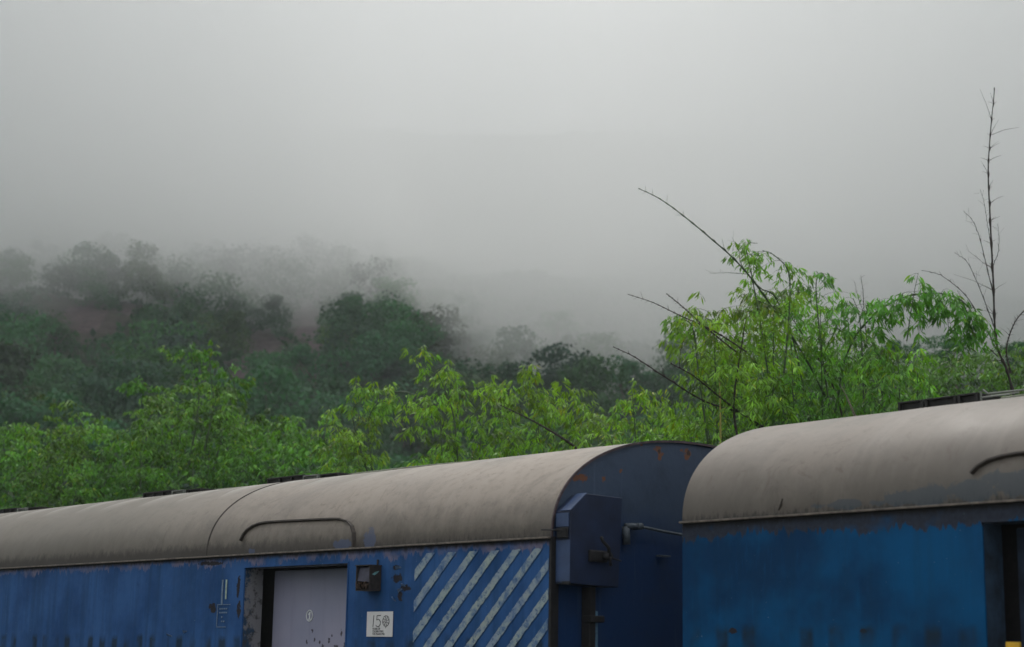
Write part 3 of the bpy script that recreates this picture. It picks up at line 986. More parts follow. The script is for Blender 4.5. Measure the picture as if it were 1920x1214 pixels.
def text_mesh(name, body, size, mat, parent, x, y, z, rot=(PI / 2, 0, 0), ext=.0008, align='CENTER', sx=1.0):
    cu = bpy.data.curves.new(name, 'FONT')
    cu.body = body; cu.size = size; cu.extrude = ext; cu.align_x = align
    tmp = bpy.data.objects.new(name, cu)
    COL.objects.link(tmp)
    dg = bpy.context.evaluated_depsgraph_get(); dg.update()
    me = bpy.data.meshes.new_from_object(tmp.evaluated_get(dg))
    bpy.data.objects.remove(tmp)
    me.name = name
    o = link_mesh(name, me, mat, parent)
    o.location = (x, y, z); o.rotation_euler = rot; o.scale = (sx, 1, 1)
    return o


# sticker
bm = bmesh.new(); box(bm, -2.206, -1.857, -.011, -.006, 2.388, 2.592, .002)
bmesh.ops.subdivide_edges(bm, edges=bm.edges[:], cuts=1)
stk = bm_obj('sticker', bm, white_m, A_)
bm = bmesh.new()
tube(bm, [(-2.118, -.0122, 2.468), (-2.108, -.0122, 2.562)], .0028, 6)
five = [(-2.018, 2.561), (-2.066, 2.559), (-2.069, 2.522), (-2.052, 2.530), (-2.032, 2.526), (-2.018, 2.508), (-2.020, 2.487), (-2.038, 2.470), (-2.062, 2.470), (-2.078, 2.480)]
tube(bm, [(p[0], -.0122, p[1]) for p in five], .0032, 6)
bm_obj('number', bm, ink_m, stk)
text_mesh('lettering', 'YEARS OF', .024, ink_m, stk, -2.125, -.0118, 2.444, align='LEFT')
text_mesh('lettering', 'CELEBRATING', .024, ink_m, stk, -2.125, -.0118, 2.423, align='LEFT')
text_mesh('lettering', 'THE MAHATMA', .024, ink_m, stk, -2.125, -.0118, 2.402, align='LEFT')
bm = bmesh.new()
wc = (-1.945, 2.515)
for rr in (.044, .011):
    tube(bm, [(wc[0] + math.cos(a) * rr, -.0122, wc[1] + math.sin(a) * rr * 1.0) for a in np.linspace(0, 2 * PI, 25)], .0022, 5, False)
for k in range(8):
    a = k * PI / 4 + .2
    tube(bm, [(wc[0] + math.cos(a) * .011, -.0122, wc[1] + math.sin(a) * .011), (wc[0] + math.cos(a) * .043, -.0122, wc[1] + math.sin(a) * .043)], .0018, 4)
    tube(bm, [(wc[0] + math.cos(a) * .028, -.0122, wc[1] + math.sin(a) * .028), (wc[0] + math.cos(a + .3) * .043, -.0122, wc[1] + math.sin(a + .3) * .043)], .0016, 4)
tube(bm, [(wc[0], -.0122, wc[1] - .044), (wc[0], -.0122, wc[1] - .058)], .0022, 4)
bm_obj('wheel_emblem', bm, ink_m, stk)

# number in an oval on the door leaf
drs = [o for o in A_.children if o.name.startswith('door') and not o.name.startswith('door_')]
door1 = drs[0]
nx1, nz1 = sideA(581, 1155, .30)
bm = bmesh.new()
tube(bm, [(nx1 + math.cos(a) * .047, .2965, nz1 + math.sin(a) * .048) for a in np.linspace(0, 2 * PI, 33)], .0058, 6, False)
bm_obj('number_ring', bm, white_paint, door1)
bm = bmesh.new()
prism(bm, [(nx1 - .008, nz1 - .026), (nx1 + .010, nz1 - .026), (nx1 + .013, nz1 + .034), (nx1 + .001, nz1 + .034), (nx1 - .024, nz1 + .014), (nx1 - .018, nz1 + .004), (nx1 - .004, nz1 + .012)], 'y', .2955, .2985)
prism(bm, [(nx1 - .020, nz1 - .035), (nx1 + .024, nz1 - .035), (nx1 + .024, nz1 - .0262), (nx1 - .020, nz1 - .0262)], 'y', .2955, .2985)
bm_obj('number', bm, white_paint, door1)

# small faint markings left of the door
bm = bmesh.new(); box(bm, -4.47, -4.445, -.0085, -.004, 2.67, 2.90); bm_obj('paint_mark', bm, faint_m, A_)
bm = bmesh.new(); box(bm, -4.405, -4.382, -.0085, -.004, 2.72, 2.90); bm_obj('paint_mark', bm, yellowish, A_)
bm = bmesh.new()
for (a, b, c, d) in ((-4.53, -4.31, 2.668, 2.674), (-4.53, -4.522, 2.47, 2.668), (-4.53, -4.37, 2.462, 2.469)):
    box(bm, a, b, -.0085, -.004, c, d)
for z in (2.625, 2.59, 2.55, 2.51):
    for k in range(4):
        xx = -4.49 + k * .035
        if random.random() < .8: box(bm, xx, xx + .022, -.0085, -.004, z, z + .014)
bm_obj('stencil_frame', bm, faint_m, A_)

# curled flakes of paint
flake_m = plain('curled paint flakes', (0.10, 0.16, 0.28), .6, .4, 30)
for (fx, fz, L, dz2) in ((-5.42, 2.385, .10, -.012), (-5.11, 2.40, .06, .02), (-1.84, 2.93, .07, .01), (-1.80, 2.735, .05, .03), (-1.87, 2.70, .04, -.03), (-1.76, 2.80, .05, -.01)):
    prev = None; bm = bmesh.new()
    for i in range(7):
        t = i / 6; c = .018 * math.sin(t * PI)
        r = [bm.verts.new((fx + L * t, -.004 - c * .6, fz + dz2 * t)), bm.verts.new((fx + L * t, -.008 - c * 1.6, fz + dz2 * t + .012 + c * .5)), bm.verts.new((fx + L * t, -.010 - c * .8, fz + dz2 * t + .012 + c * .5))]
        if prev:
            bm.faces.new((prev[0], prev[1], r[1], r[0])); bm.faces.new((prev[1], prev[2], r[2], r[1]))
        prev = r
    bm_obj('paint_flake', bm, flake_m, A_)

# open lamp bracket beside the door
bm = bmesh.new()
bx0, bx1, bz0, bz1, bd = -2.225, -2.035, 2.767, 2.963, -.125
box(bm, bx0, bx1, -.012, -.006, bz0, bz1)                       # back
box(bm, bx0, bx0 + .008, bd, -.012, bz0, bz1)                   # left cheek
box(bm, bx1 - .008, bx1, bd, -.012, bz0, bz1)                   # right cheek
box(bm, bx0 - .006, bx1 + .006, bd - .008, -.006, bz1, bz1 + .008)
box(bm, bx0, bx1, bd, -.012, bz0 - .008, bz0)
box(bm, -2.085, -2.075, -.02, -.006, bz1 + .008, bz1 + .055)
lb = bm_obj('lamp_bracket', bm, plain('rusty black bracket', (0.028, 0.022, 0.02), .7, .5, 25), A_)
bm = bmesh.new()
vs = [bm.verts.new(p) for p in ((bx0 + .01, bd + .01, bz0 + .075), (bx1 - .012, bd + .012, bz0 + .06), (bx1 - .014, bd + .03, bz1 - .012), (bx0 + .012, bd + .03, bz1 - .01))]
bm.faces.new(vs); bmesh.ops.solidify(bm, geom=bm.faces[:], thickness=.004)
bm_obj('cover_plate', bm, plain('blue grey cover plate', (0.13, 0.13, 0.18), .5, .25, 12), lb)
bm = bmesh.new()
for k in range(26):
    a = Vector((random.uniform(bx0 + .02, bx1 - .03), bd + random.uniform(-.012, .02), bz0 + random.uniform(.003, .05)))
    b = a + Vector((random.uniform(-.05, .05), random.uniform(-.02, .01), random.uniform(.0, .05)))
    tube(bm, [a, (a + b) / 2 + Vector((0, -.005, .006)), b], random.uniform(.0015, .005), 5)
bm_obj('leaf_litter', bm, leafy_m, lb)
bm = bmesh.new()
vs = [bm.verts.new(p) for p in ((bx1 + .003, bd + .02, bz1 - .07), (bx1 + .003, bd + .055, bz1 - .05), (bx1 + .003, -.03, bz1 - .04), (bx1 + .003, -.05, bz1 - .062), (bx1 + .003, bd + .045, bz1 - .078))]
bm.faces.new(vs); bmesh.ops.solidify(bm, geom=bm.faces[:], thickness=.003)
bm_obj('glint_chip', bm, glint_m, lb)  # pale teal chip painting the glint on the bracket's dark side

# ------------------------------------------------------------------ end wall fittings (plane x = 0)
def endA(px, py, off=0.0): return on_end(px, py, COACH_A, off)


PB = 0.165
outl = [endA(1070, 958, PB), endA(1101, 926, PB), endA(1167, 934, PB), endA(1160, 1102, PB), endA(1068, 1094, PB)]
bm = bmesh.new(); prism(bm, outl, 'x', .004, PB)
bmesh.ops.bevel(bm, geom=bm.edges[:], offset=.004, segments=1, affect='EDGES')
jb = bm_obj('junction_box', bm, box_m, A_)
yl = outl[0][0]
bm = bmesh.new()
box(bm, .02, PB + .002, yl - .008, yl - .004, 2.80, 3.10); box(bm, .02, PB - .01, yl - .012, yl - .004, 3.20, 3.30)
bm_obj('lit_cheek', bm, box_side, jb)  # thin plates carrying the painted brightness of the box's lit side
dv = Vector((outl[1][0] - outl[0][0], outl[1][1] - outl[0][1])); L = dv.length; dv.normalize(); nv = Vector((-dv.y, dv.x))
bm = bmesh.new(); prism(bm, [(outl[0][0] + nv.x * .004, outl[0][1] + nv.y * .004), (outl[1][0] + nv.x * .004, outl[1][1] + nv.y * .004), (outl[1][0] + nv.x * .009, outl[1][1] + nv.y * .009), (outl[0][0] + nv.x * .009, outl[0][1] + nv.y * .009)], 'x', .06, PB + .003)
bm_obj('sloping_flap', bm, box_side, jb)
bm = bmesh.new()
box(bm, .10, .175, yl - .022, yl - .004, 2.775, 2.80, .004); bm_obj('latch', bm, dark_rubber, jb); bm = bmesh.new()
box(bm, .05, .15, yl - .03, yl - .004, 3.115, 3.19, .006)
tube(bm, [(.1, yl - .01, 3.16), (.1, yl - .09, 3.17), (-.02, yl - .12, 3.175)], .006, 6)
bm_obj('latch', bm, dark_rubber, jb)
bm = bmesh.new()
c1 = endA(1122, 1043, PB); c2 = endA(1138, 1044, PB + .03)
box(bm, PB, PB + .03, c1[0] - .11, c1[0] + .07, c1[1] - .045, c1[1] + .04, .008)
bmesh.ops.create_cone(bm, cap_ends=True, segments=20, radius1=.035, radius2=.03, depth=.07, matrix=Matrix.Translation((PB + .05, c2[0] - .02, c2[1])) @ Matrix.Rotation(PI / 2, 4, 'Y'))
lv = endA(1127, 1007, PB + .08)
tube(bm, [(PB + .075, c2[0] - .02, c2[1]), (PB + .08, c2[0] - .03, c2[1] + .06), (PB + .08, lv[0] + .02, lv[1] - .03), (PB + .08, lv[0], lv[1])], [.017, .014, .013, .013], 10)
tube(bm, [(PB + .08, c2[0] - .02, c2[1] - .01), (PB + .08, c2[0] + .1, c2[1] - .03)], .006, 8)
tube(bm, [(PB + .08, c2[0] - .02, c2[1]), (PB + .07, c2[0], c2[1] - .07)], .012, 8)
bm_obj('lever', bm, dark_rubber, jb, True)
# cable pipe to the other coach
p0 = endA(1175, 987, .06); p1 = endA(1198, 987, .06); p2 = endA(1284, 1004, .06)
bm = bmesh.new()
tube(bm, [(.06, p0[0] - .01, p0[1]), (.06, p1[0], p1[1])], .024, 12)
tube(bm, [(.0, p1[0], p1[1] - .002), (.09, p1[0], p1[1] - .002)], .026, 12)
tube(bm, [(.06, p1[0], p1[1]), (.06, (p1[0] + p2[0]) / 2, (p1[1] + p2[1]) / 2 - .004), (.06, p2[0], p2[1]), (.06, p2[0] + .5, p2[1] - .04)], .0115, 10)
tube(bm, [(.05, p0[0], p0[1]), (.05, p0[0] + .01, p0[1] - .14)], .03, 10)
bm_obj('pipe', bm, steel_m, A_, True)
bm = bmesh.new(); s = endA(1243, 1043, .02); box(bm, .0, .05, s[0] - .06, s[0] + .06, s[1] - .006, s[1] + .006, .002); bm_obj('step_iron', bm, steel_m, A_)
# post under the junction box with clamp and light edge
q0 = endA(1106, 1132, .05); q1 = endA(1104, 1214, .05)
bm = bmesh.new(); box(bm, .0, .09, q1[0] - .03, q1[0] + .03, 1.3, q0[1] + .12, .005); box(bm, .03, .13, q1[0] - .05, q1[0] + .09, q0[1] - .14, q0[1] - .09, .01)
bm_obj('end_post', bm, dark_rubber, A_)
bm = bmesh.new(); q2 = endA(1117, 1160, .05); box(bm, .03, .06, q2[0] - .012, q2[0] + .014, 1.3, endA(1117, 1146, .05)[1], .003)
bm_obj('end_rail', bm, plain('worn light blue rail', (0.10, 0.2, 0.30), .5, .4, 25), A_)

# ------------------------------------------------------------------ roof ventilators
def vent(par, xa_, xb_, y0_, z0_, h, mat, slats):
    bm = bmesh.new()
    box(bm, xa_, xb_, y0_, y0_ + .34, z0_ + h - .012, z0_ + h, .003)
    box(bm, xa_ + .01, xb_ - .01, y0_ + .03, y0_ + .32, z0_ - .03, z0_ + h - .012)
    for k in range(slats + 1):
        xx = xa_ + (xb_ - xa_ - .02) * k / slats
        box(bm, xx, xx + .02, y0_ + .002, y0_ + .03, z0_ - .02, z0_ + h - .012)
    return bm_obj('roof_ventilator', bm, mat, par)


def zroof(l): return float(np.interp(l, PL, PZ))


for x in (-5.50, -8.05, -11.9, -15.2, -18.6):
    vent(A_, x, x + .66, 1.12, zroof(1.12), .06, vent_m, 3)
    vent(A_, x + .66 + .015, x + .93, 1.10, zroof(1.1), .045, pale_metal, 1)
    vent(A_, x + .95, x + 1.25, 1.12, zroof(1.12), .04, vent_m, 1)
for x in (1.10, 6.2, 11.5):
    vent(B_, x, x + .22, 1.12, zroof(1.12), .068, vent_m, 1)
    vent(B_, x + .235, x + .50, 1.12, zroof(1.12), .068, vent_m, 1)
    vent(B_, x + .515, x + .68, 1.12, zroof(1.12), .07, vent_m, 1)
    bm = bmesh.new()
    zr = zroof(1.15)
    tube(bm, [(x + .69, 1.15, zr), (x + .69, 1.15, zr + .07), (x + .71, 1.15, zr + .08), (x + .75, 1.15, zr + .05), (x + 1.15, 1.15, zr + .045)], .008, 6)
    for k in range(3): tube(bm, [(x + .72, 1.1 + .06 * k, zr + .02 + .012 * k), (x + .95, 1.1 + .06 * k, zr + .02 + .012 * k)], .006, 5)
    bm_obj('conduit', bm, pale_metal, B_)

for par, a, b in ((A_, -22, -.9), (B_, .95, 21)):
    bm = bmesh.new()
    n_ = int((b - a) / .25)
    tube(bm, [(a + (b - a) * i / n_, 1.42 + .01 * math.sin(i * .9), zroof(1.42) + .022 + .008 * math.sin(i * .37)) for i in range(n_ + 1)], .016, 8)
    bm_obj('ridge_conduit', bm, plain('mossy grey conduit', (0.17, 0.18, 0.13), .8, .4, 12), par, True)

# rust mark iron and yellow bracket on the plain coach
bm = bmesh.new()
sx0, sz0 = on_side(1462, 950, COACH_B, .0)
yy = roof_y(3.2)
tube(bm, [(sx0 - .01, yy - .004, 3.165), (sx0 + .012, roof_y(3.2) - .006, 3.20), (sx0 + .02, roof_y(3.235) - .004, 3.24)], [.006, .009, .005], 6)
bm_obj('roof_hook', bm, roof_strip_m, B_, True)
bm = bmesh.new()
bx_, bz_ = on_side(1899, 1208, COACH_B, -.02)
box(bm, bx_ - .045, bx_ + .05, -.03, -.006, bz_ - .16, bz_ + .012, .006)
box(bm, bx_ - .03, bx_ + .03, -.045, -.03, bz_ - .1, bz_ - .02, .006)
bm_obj('door_bracket', bm, yellow_m, B_)

# ------------------------------------------------------------------ vegetation beside the track
bamboo_leaf = leaf_mat('bamboo leaf', (0.105, 0.265, 0.036), (0.19, 0.46, 0.018), 0.32, 0.52)
shrub_leaf = leaf_mat('shrub leaf', (0.072, 0.205, 0.036), (0.12, 0.34, 0.02), 0.29, 0.55)
culm_green = plain('green bamboo cane', (0.045, 0.075, 0.03), 0.55, 0.35, 14)
culm_dark = plain('dead dark bamboo cane', (0.035, 0.026, 0.022), 0.8, 0.35, 20)
culm_yellow = plain('yellow bamboo cane', (0.30, 0.27, 0.06), 0.55, 0.3, 12)
culm_pale = plain('dry pale cane', (0.22, 0.19, 0.14), 0.8, 0.3, 20)


class Tubes:
    """many thin tapered tubes gathered into one mesh"""
    def __init__(s): s.V = []; s.Q = []; s.n = 0

    def add(s, P, r0, r1, seg=4, nodes=0.0, kink=1.5):
        P = np.asarray(P, float); n = len(P)
        T = np.gradient(P, axis=0); T = unit(T)
        up = np.array([0.31, 0.2, 0.93]);
        A = np.cross(T, up); A = unit(A); B = np.cross(T, A)
        rr = np.linspace(r0, r1, n)
        if nodes > 0:
            rr = rr * (1 + (kink - 1) * (np.arange(n) % 4 == 0))
        a = np.arange(seg) * 2 * PI / seg
        V = P[:, None, :] + (A[:, None, :] * np.cos(a)[None, :, None] + B[:, None, :] * np.sin(a)[None, :, None]) * rr[:, None, None]
        i = np.arange(n - 1)[:, None] * seg; k = np.arange(seg)[None, :]; k2 = (k + 1) % seg
        Q = np.stack([i + k, i + k2, i + seg + k2, i + seg + k], -1).reshape(-1, 4)
        s.V.append(V.reshape(-1, 3)); s.Q.append(Q + s.n); s.n += n * seg

    def mesh(s, name): return np_mesh(name, np.concatenate(s.V), np.concatenate(s.Q))


class Leaves:
    def __init__(s): s.P = []; s.D = []; s.L = []; s.C = []

    def spray(s, p, out, n, L, tint, droop=1.0, ratio=None):
        """a hanging fan of n leaves at p"""
        out = np.array(out, float)
        for k in range(n):
            a = (k - (n - 1) / 2) * 0.42 + R.normal() * .18
            c, q = math.cos(a), math.sin(a)
            d = np.array([out[0] * c - out[1] * q, out[0] * q + out[1] * c, 0]) * R.uniform(.45, 1.0)
            d[2] = -droop * R.uniform(.25, 1.15) + (0.35 if k == n // 2 and R.random() < .4 else 0)
            s.P.append(p + R.normal(size=3) * L * .12); s.D.append(d); s.L.append(L * R.uniform(.65, 1.25))
            s.C.append(np.array(tint) * R.uniform(.6, 1.45) * (np.array([1.8, 1.15, .6]) if R.random() < .05 else 1))

    def arrays(s, ratio):
        P = np.array(s.P); D = unit(np.array(s.D)); L = np.array(s.L)
        n = len(P)
        # two-piece leaf: stiff first half, drooping second half
        N = unit(R.normal(size=(n, 3)) * .55 + np.array([0, -.15, 1.0]))
        S = unit(np.cross(D, N)); U = np.cross(S, D)
        Lc = L[:, None]; W = Lc * ratio * R.uniform(.8, 1.2, (n, 1))
        m1 = P + D * Lc * .38; D2 = unit(D + np.array([0, 0, -.35])); tip = m1 + D2 * Lc * .62
        m2 = m1 + D2 * Lc * .28
        V = np.stack([P, m1 + S * W * .5 - U * W * .12, m1 - S * W * .5 - U * W * .12, m2 + S * W * .36, m2 - S * W * .36, tip], 1).reshape(-1, 3)
        b = np.arange(n)[:, None] * 6
        T = np.concatenate([b + np.array([[0, 1, 2]]), b + np.array([[1, 3, 2]]), b + np.array([[2, 3, 4]]), b + np.array([[3, 5, 4]])], 0)
        C = np.tile(np.array(s.C), (4, 1))
        return V, T, C


def curve(pts, n):
    """Catmull-Rom through pts"""
    P = np.array([list(p) for p in pts], float)
    P = np.vstack([2 * P[0] - P[1], P, 2 * P[-1] - P[-2]])
    out = []
    m = len(P) - 3
    for t in np.linspace(0, m - 1e-6, n):
        i = int(t); f = t - i
        a, b, c, d = P[i:i + 4]
        out.append(.5 * ((2 * b) + (-a + c) * f + (2 * a - 5 * b + 4 * c - d) * f * f + (-a + 3 * b - 3 * c + d) * f ** 3))
    return np.array(out)


def leafy_branch(tw, lv, p, d, length, leaf, tint, dens=1.0, r=.004, droop=1.0):
    """a thin branch from p along d that bends down, set with hanging sprays"""
    n = 6
    d = np.array(d, float); d /= np.linalg.norm(d)
    P = [np.array(p, float)]
    for k in range(n):
        d = d + np.array([R.normal() * .12, R.normal() * .12, -.16 * droop]); d /= np.linalg.norm(d)
        P.append(P[-1] + d * length / n)
    P = np.array(P)
    tw.add(P, r, r * .35, 3)
    ns = max(2, int(length / .06 * dens))
    for k in range(ns):
        t = (k + R.random()) / ns
        if t < .15: continue
        q = P[min(int(t * n), n - 1)] * (1 - (t * n) % 1) + P[min(int(t * n) + 1, n)] * ((t * n) % 1)
        a = R.uniform(0, 2 * PI)
        o = np.array([math.cos(a), math.sin(a), 0]) * .8 + d * .5
        q2 = q + o * R.uniform(.02, .09) + np.array([0, 0, R.uniform(-.05, .02)])
        lv.spray(q2, unit(np.array([o[0], o[1], 0.0])), R.integers(3, 7), leaf, tint, droop)
    a = unit(np.array([d[0], d[1], 0]) + 1e-6)
    lv.spray(P[-1], a, 5, leaf, tint, droop)


def clump(name, cat, label, group, x0, x1, Y0, Y1, top, bottom_py, dens, leaf, tint, mat, ratio, culms, culm_mat=None, guides=(), extra=(), seedv=0, droop=1.0, trunk='cane'):
    leaf = leaf * (.80 if trunk == 'cane' else .72)
    """a leafy mass standing at the line `top` (px,py pairs) between px x0..x1 at depth Y0..Y1:
    clusters of hanging branches held by arching canes rooted in the ground"""
    tx = np.array([t[0] for t in top]); ty = np.array([t[1] for t in top])
    base = at((x0 + x1) / 2, 1100, (Y0 + Y1) / 2); base.z = 0
    root = empty(name, base)
    tag(root, label, cat, group)
    b0 = np.array(base)
    tw = Tubes(); lv = Leaves()
    Ym = (Y0 + Y1) / 2
    area = 0
    for px in np.arange(x0, x1, 10):
        area += 10 * max(0, bottom_py(px) - np.interp(px, tx, ty))
    area *= (Ym / FPX) ** 2
    N = int(area * dens * 105 * (.11 / leaf) ** 1.5)
    for k in range(N):
        px = R.uniform(x0, x1); Y = R.uniform(Y0, Y1)
        t0 = np.interp(px, tx, ty); b = bottom_py(px)
        f = R.random() ** 1.3
        py = t0 + f * (b - t0)
        # leave ragged holes
        if fbm(np.array(px / 42.0 + seedv), np.array(py / 34.0 + Y * .25), 17, 2) < -.13 and R.random() < .75: continue
        p = np.array(at(px, py, Y)) - b0
        a = R.uniform(0, 2 * PI)
        hg = .9 if f < .12 else .35
        d = np.array([math.cos(a), math.sin(a) * .7, R.uniform(-.1, hg)])
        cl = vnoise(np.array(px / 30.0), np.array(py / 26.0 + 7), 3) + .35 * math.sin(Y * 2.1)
        tn = np.array(tint) * (.48 + .95 * float(cl)) * np.array([1.0 + .35 * (1 - f), 1.0 + .1 * (1 - f), 1.0])  # cluster tints spread wide to paint shadows and highlights into the leaves
        leafy_branch(tw, lv, p, d, R.uniform(.22, .5) * (leaf / .14) ** .6, leaf, tn, 1.0, .0035, droop)
    # canes from the ground up into the mass
    for k in range(culms):
        pxt = x0 + (x1 - x0) * (k + R.uniform(.2, .8)) / culms
        Y = R.uniform(Y0, Y1) if trunk == 'cane' else Y1 + .4
        tt = np.interp(pxt, tx, ty)
        tip = np.array(at(pxt, tt + R.uniform(4, 30), Y)) - b0
        foot = np.array([tip[0] * .35 + R.uniform(-.4, .4), R.uniform(-.5, .5), -.1])
        P = curve([foot, foot * .45 + tip * .55 + np.array([0, 0, tip[2] * .08]), tip], 33)
        cb = Tubes(); cb.add(P, .022 if trunk == 'cane' else .05, .004, 6, 1 if trunk == 'cane' else 0, 1.35)
        me = cb.mesh('cane' if trunk == 'cane' else 'stem')
        link_mesh('cane' if trunk == 'cane' else 'stem', me, culm_mat or culm_green, root, True)
        for j in range(22, 33, 1):
            a = R.uniform(0, 2 * PI)
            leafy_branch(tw, lv, P[j], np.array([math.cos(a), math.sin(a), .5]), R.uniform(.18, .38) * (leaf / .14) ** .6, leaf, np.array(tint) * R.uniform(.85, 1.25), 1.0, .003, droop)
    # guided canes: (pts [(px,py,Y)...], radius, leafy from t, branch length, density)
    for (pts, r0, tl, bl, dn, cm) in guides:
        pts3 = [np.array(at(*q)) - b0 for q in pts]
        P = curve(pts3, 61)
        cb = Tubes(); cb.add(P, r0, r0 * .25, 6, 1, 1.45)
        link_mesh('cane', cb.mesh('cane'), cm, root, True)
        if tl < 1:
            L_ = np.linalg.norm(np.diff(P, axis=0), axis=1).sum()
            nb = int(L_ * (1 - tl) * dn * 13)
            for j in range(nb):
                t = tl + (1 - tl) * (j + R.random()) / nb
                q = P[int(t * 60)]
                a = R.uniform(0, 2 * PI)
                fw = P[min(int(t * 60) + 1, 60)] - P[max(int(t * 60) - 1, 0)]
                d = unit(fw) * .5 + np.array([math.cos(a), math.sin(a) * .6, R.uniform(-.3, .5)])
                leafy_branch(tw, lv, q, d, bl * R.uniform(.5, 1.2), leaf, np.array(tint) * R.uniform(.8, 1.25), 1.15, .003, droop * 1.15)
    # stray sprigs: (px, py, Y, length, tint multiplier)
    for (sx, sy, sY, sl, tm) in extra:
        q = np.array(at(sx, sy, sY)) - b0
        leafy_branch(tw, lv, q + np.array([0, 0, -sl * .5]), np.array([R.normal() * .3, R.normal() * .2, 1]), sl, leaf, np.array(tint) * np.array(tm), 1.6, .003, .8)
    V1, T1, C1 = lv.arrays(ratio)
    V2 = np.concatenate(tw.V); Q2 = np.concatenate(tw.Q)
    T2 = np.concatenate([Q2[:, [0, 1, 2]], Q2[:, [0, 2, 3]]]) + len(V1)
    me = np_mesh('foliage', np.concatenate([V1, V2]), np.concatenate([T1, T2]), np.concatenate([C1, np.ones((len(T2), 3))]))
    fo = link_mesh('foliage', me, mat, root)
    me.materials.append(culm_mat or culm_green)
    if len(me.polygons) == len(T1) + len(T2):
        me.polygons.foreach_set('material_index', np.concatenate([np.zeros(len(T1), np.int32), np.ones(len(T2), np.int32)]))
    print(label[:30], 'leaves', len(lv.P))
    return root


def roofline(px):
    """where the coach roofs hide what stands behind, a little lower"""
    return float(np.interp(px, [-100, 0, 280, 560, 1100, 1180, 1345, 1400, 1455, 1700, 1920, 2050], [985, 970, 935, 908, 850, 842, 842, 815, 802, 775, 750, 735])) + 26


SH = 'leafy shrubs behind the striped coach'
BM = 'green bamboo growing behind the train'
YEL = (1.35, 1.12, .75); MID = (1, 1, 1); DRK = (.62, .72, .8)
clump('leafy_shrub', 'shrub', 'low rounded shrub furthest left behind the grey coach roof', SH, -70, 75, 33, 37,
      [(-70, 815), (-20, 800), (0, 802), (30, 790), (55, 800), (75, 812)], roofline, .8, .15, (.95, 1.0, .9), shrub_leaf, .36, 4, trunk='stem', seedv=1)
clump('leafy_shrub', 'shrub', 'shrub with one narrow yellow green tip standing up like a candle', SH, 55, 160, 32, 36,
      [(55, 815), (85, 790), (98, 760), (108, 742), (118, 745), (128, 775), (150, 800), (160, 808)], roofline, .85, .15, (1.15, 1.02, .8), shrub_leaf, .36, 4, trunk='stem', seedv=2)
clump('leafy_shrub', 'shrub', 'shrub between the candle tipped shrub and the tallest shrub', SH, 148, 262, 33, 37,
      [(148, 812), (165, 800), (172, 778), (184, 790), (200, 815), (225, 806), (245, 800), (262, 790)], roofline, .8, .15, (.95, 1.0, .85), shrub_leaf, .36, 4, trunk='stem', seedv=3)
clump('leafy_shrub', 'shrub', 'tallest shrub left of the middle, its open tips rising over the hillside', SH, 245, 455, 31, 36,
      [(245, 815), (262, 765), (280, 745), (300, 735), (318, 742), (335, 725), (350, 712), (372, 706), (385, 725), (400, 722), (425, 728), (440, 745), (450, 775), (455, 790)], roofline, .85, .15, (1.1, 1.05, .85), shrub_leaf, .34, 6,
      guides=[([(350, 900, 33), (372, 760, 33), (365, 690, 33), (350, 650, 33)], .02, .45, .28, .9, culm_green),
              ([(380, 860, 32.5), (400, 760, 32.5), (395, 700, 32.5), (392, 652, 32.5)], .02, .5, .26, .7, culm_green),
              ([(400, 880, 33), (430, 770, 33), (440, 725, 33), (425, 690, 33)], .02, .5, .36, 1.1, culm_green),
              ([(330, 860, 34), (300, 760, 34), (272, 722, 34), (252, 712, 34)], .018, .5, .34, 1.0, culm_green)],
      extra=[(338, 660, 33, .5, YEL), (360, 655, 33, .45, YEL), (402, 655, 32.5, .35, YEL), (436, 712, 33, .6, YEL), (446, 728, 33, .6, YEL), (372, 690, 33, .5, MID), (275, 725, 34, .5, MID)], trunk='stem', seedv=4)
clump('leafy_shrub', 'shrub', 'wide rounded shrub right of the tallest one, with pale drooping sprays', SH, 440, 555, 31, 35,
      [(440, 812), (455, 795), (480, 780), (505, 772), (525, 778), (545, 790), (555, 800)], roofline, .9, .15, (1.05, 1.05, 1.0), shrub_leaf, .34, 4, trunk='stem', seedv=5)
clump('leafy_shrub', 'shrub', 'small shrub just left of the first bamboo, above a roof ventilator', SH, 540, 655, 30, 33,
      [(540, 800), (560, 785), (585, 790), (600, 805), (625, 775), (640, 790), (655, 815)], roofline, .8, .145, (.95, 1.0, .95), shrub_leaf, .32, 4, trunk='stem', seedv=6)

clump('bamboo_clump', 'bamboo', 'leftmost bamboo, hanging like a curtain above the grey roof', BM, 618, 712, 25, 27.5,
      [(618, 830), (630, 800), (650, 782), (665, 765), (690, 762), (712, 790)], roofline, .75, .15, (1.2, 1.06, .8), bamboo_leaf, .2, 3,
      guides=[([(700, 920, 26), (672, 830, 26), (662, 770, 26), (690, 738, 26), (672, 724, 26)], .014, .45, .3, 1.0, culm_green),
              ([(860, 880, 26.5), (820, 780, 26.5), (770, 738, 26.5), (720, 742, 26.5), (690, 770, 26.5)], .016, .5, .3, .9, culm_green),
              ([(700, 900, 26), (690, 800, 26), (705, 760, 26), (725, 752, 26)], .012, .5, .3, .8, culm_green)],
      extra=[(670, 722, 26, .35, YEL), (688, 732, 26, .4, YEL), (715, 725, 26, .3, YEL), (742, 738, 26, .35, YEL), (760, 742, 26, .4, MID), (638, 790, 26, .5, YEL), (694, 800, 26, .35, YEL), (632, 850, 26, .5, MID)], seedv=11)
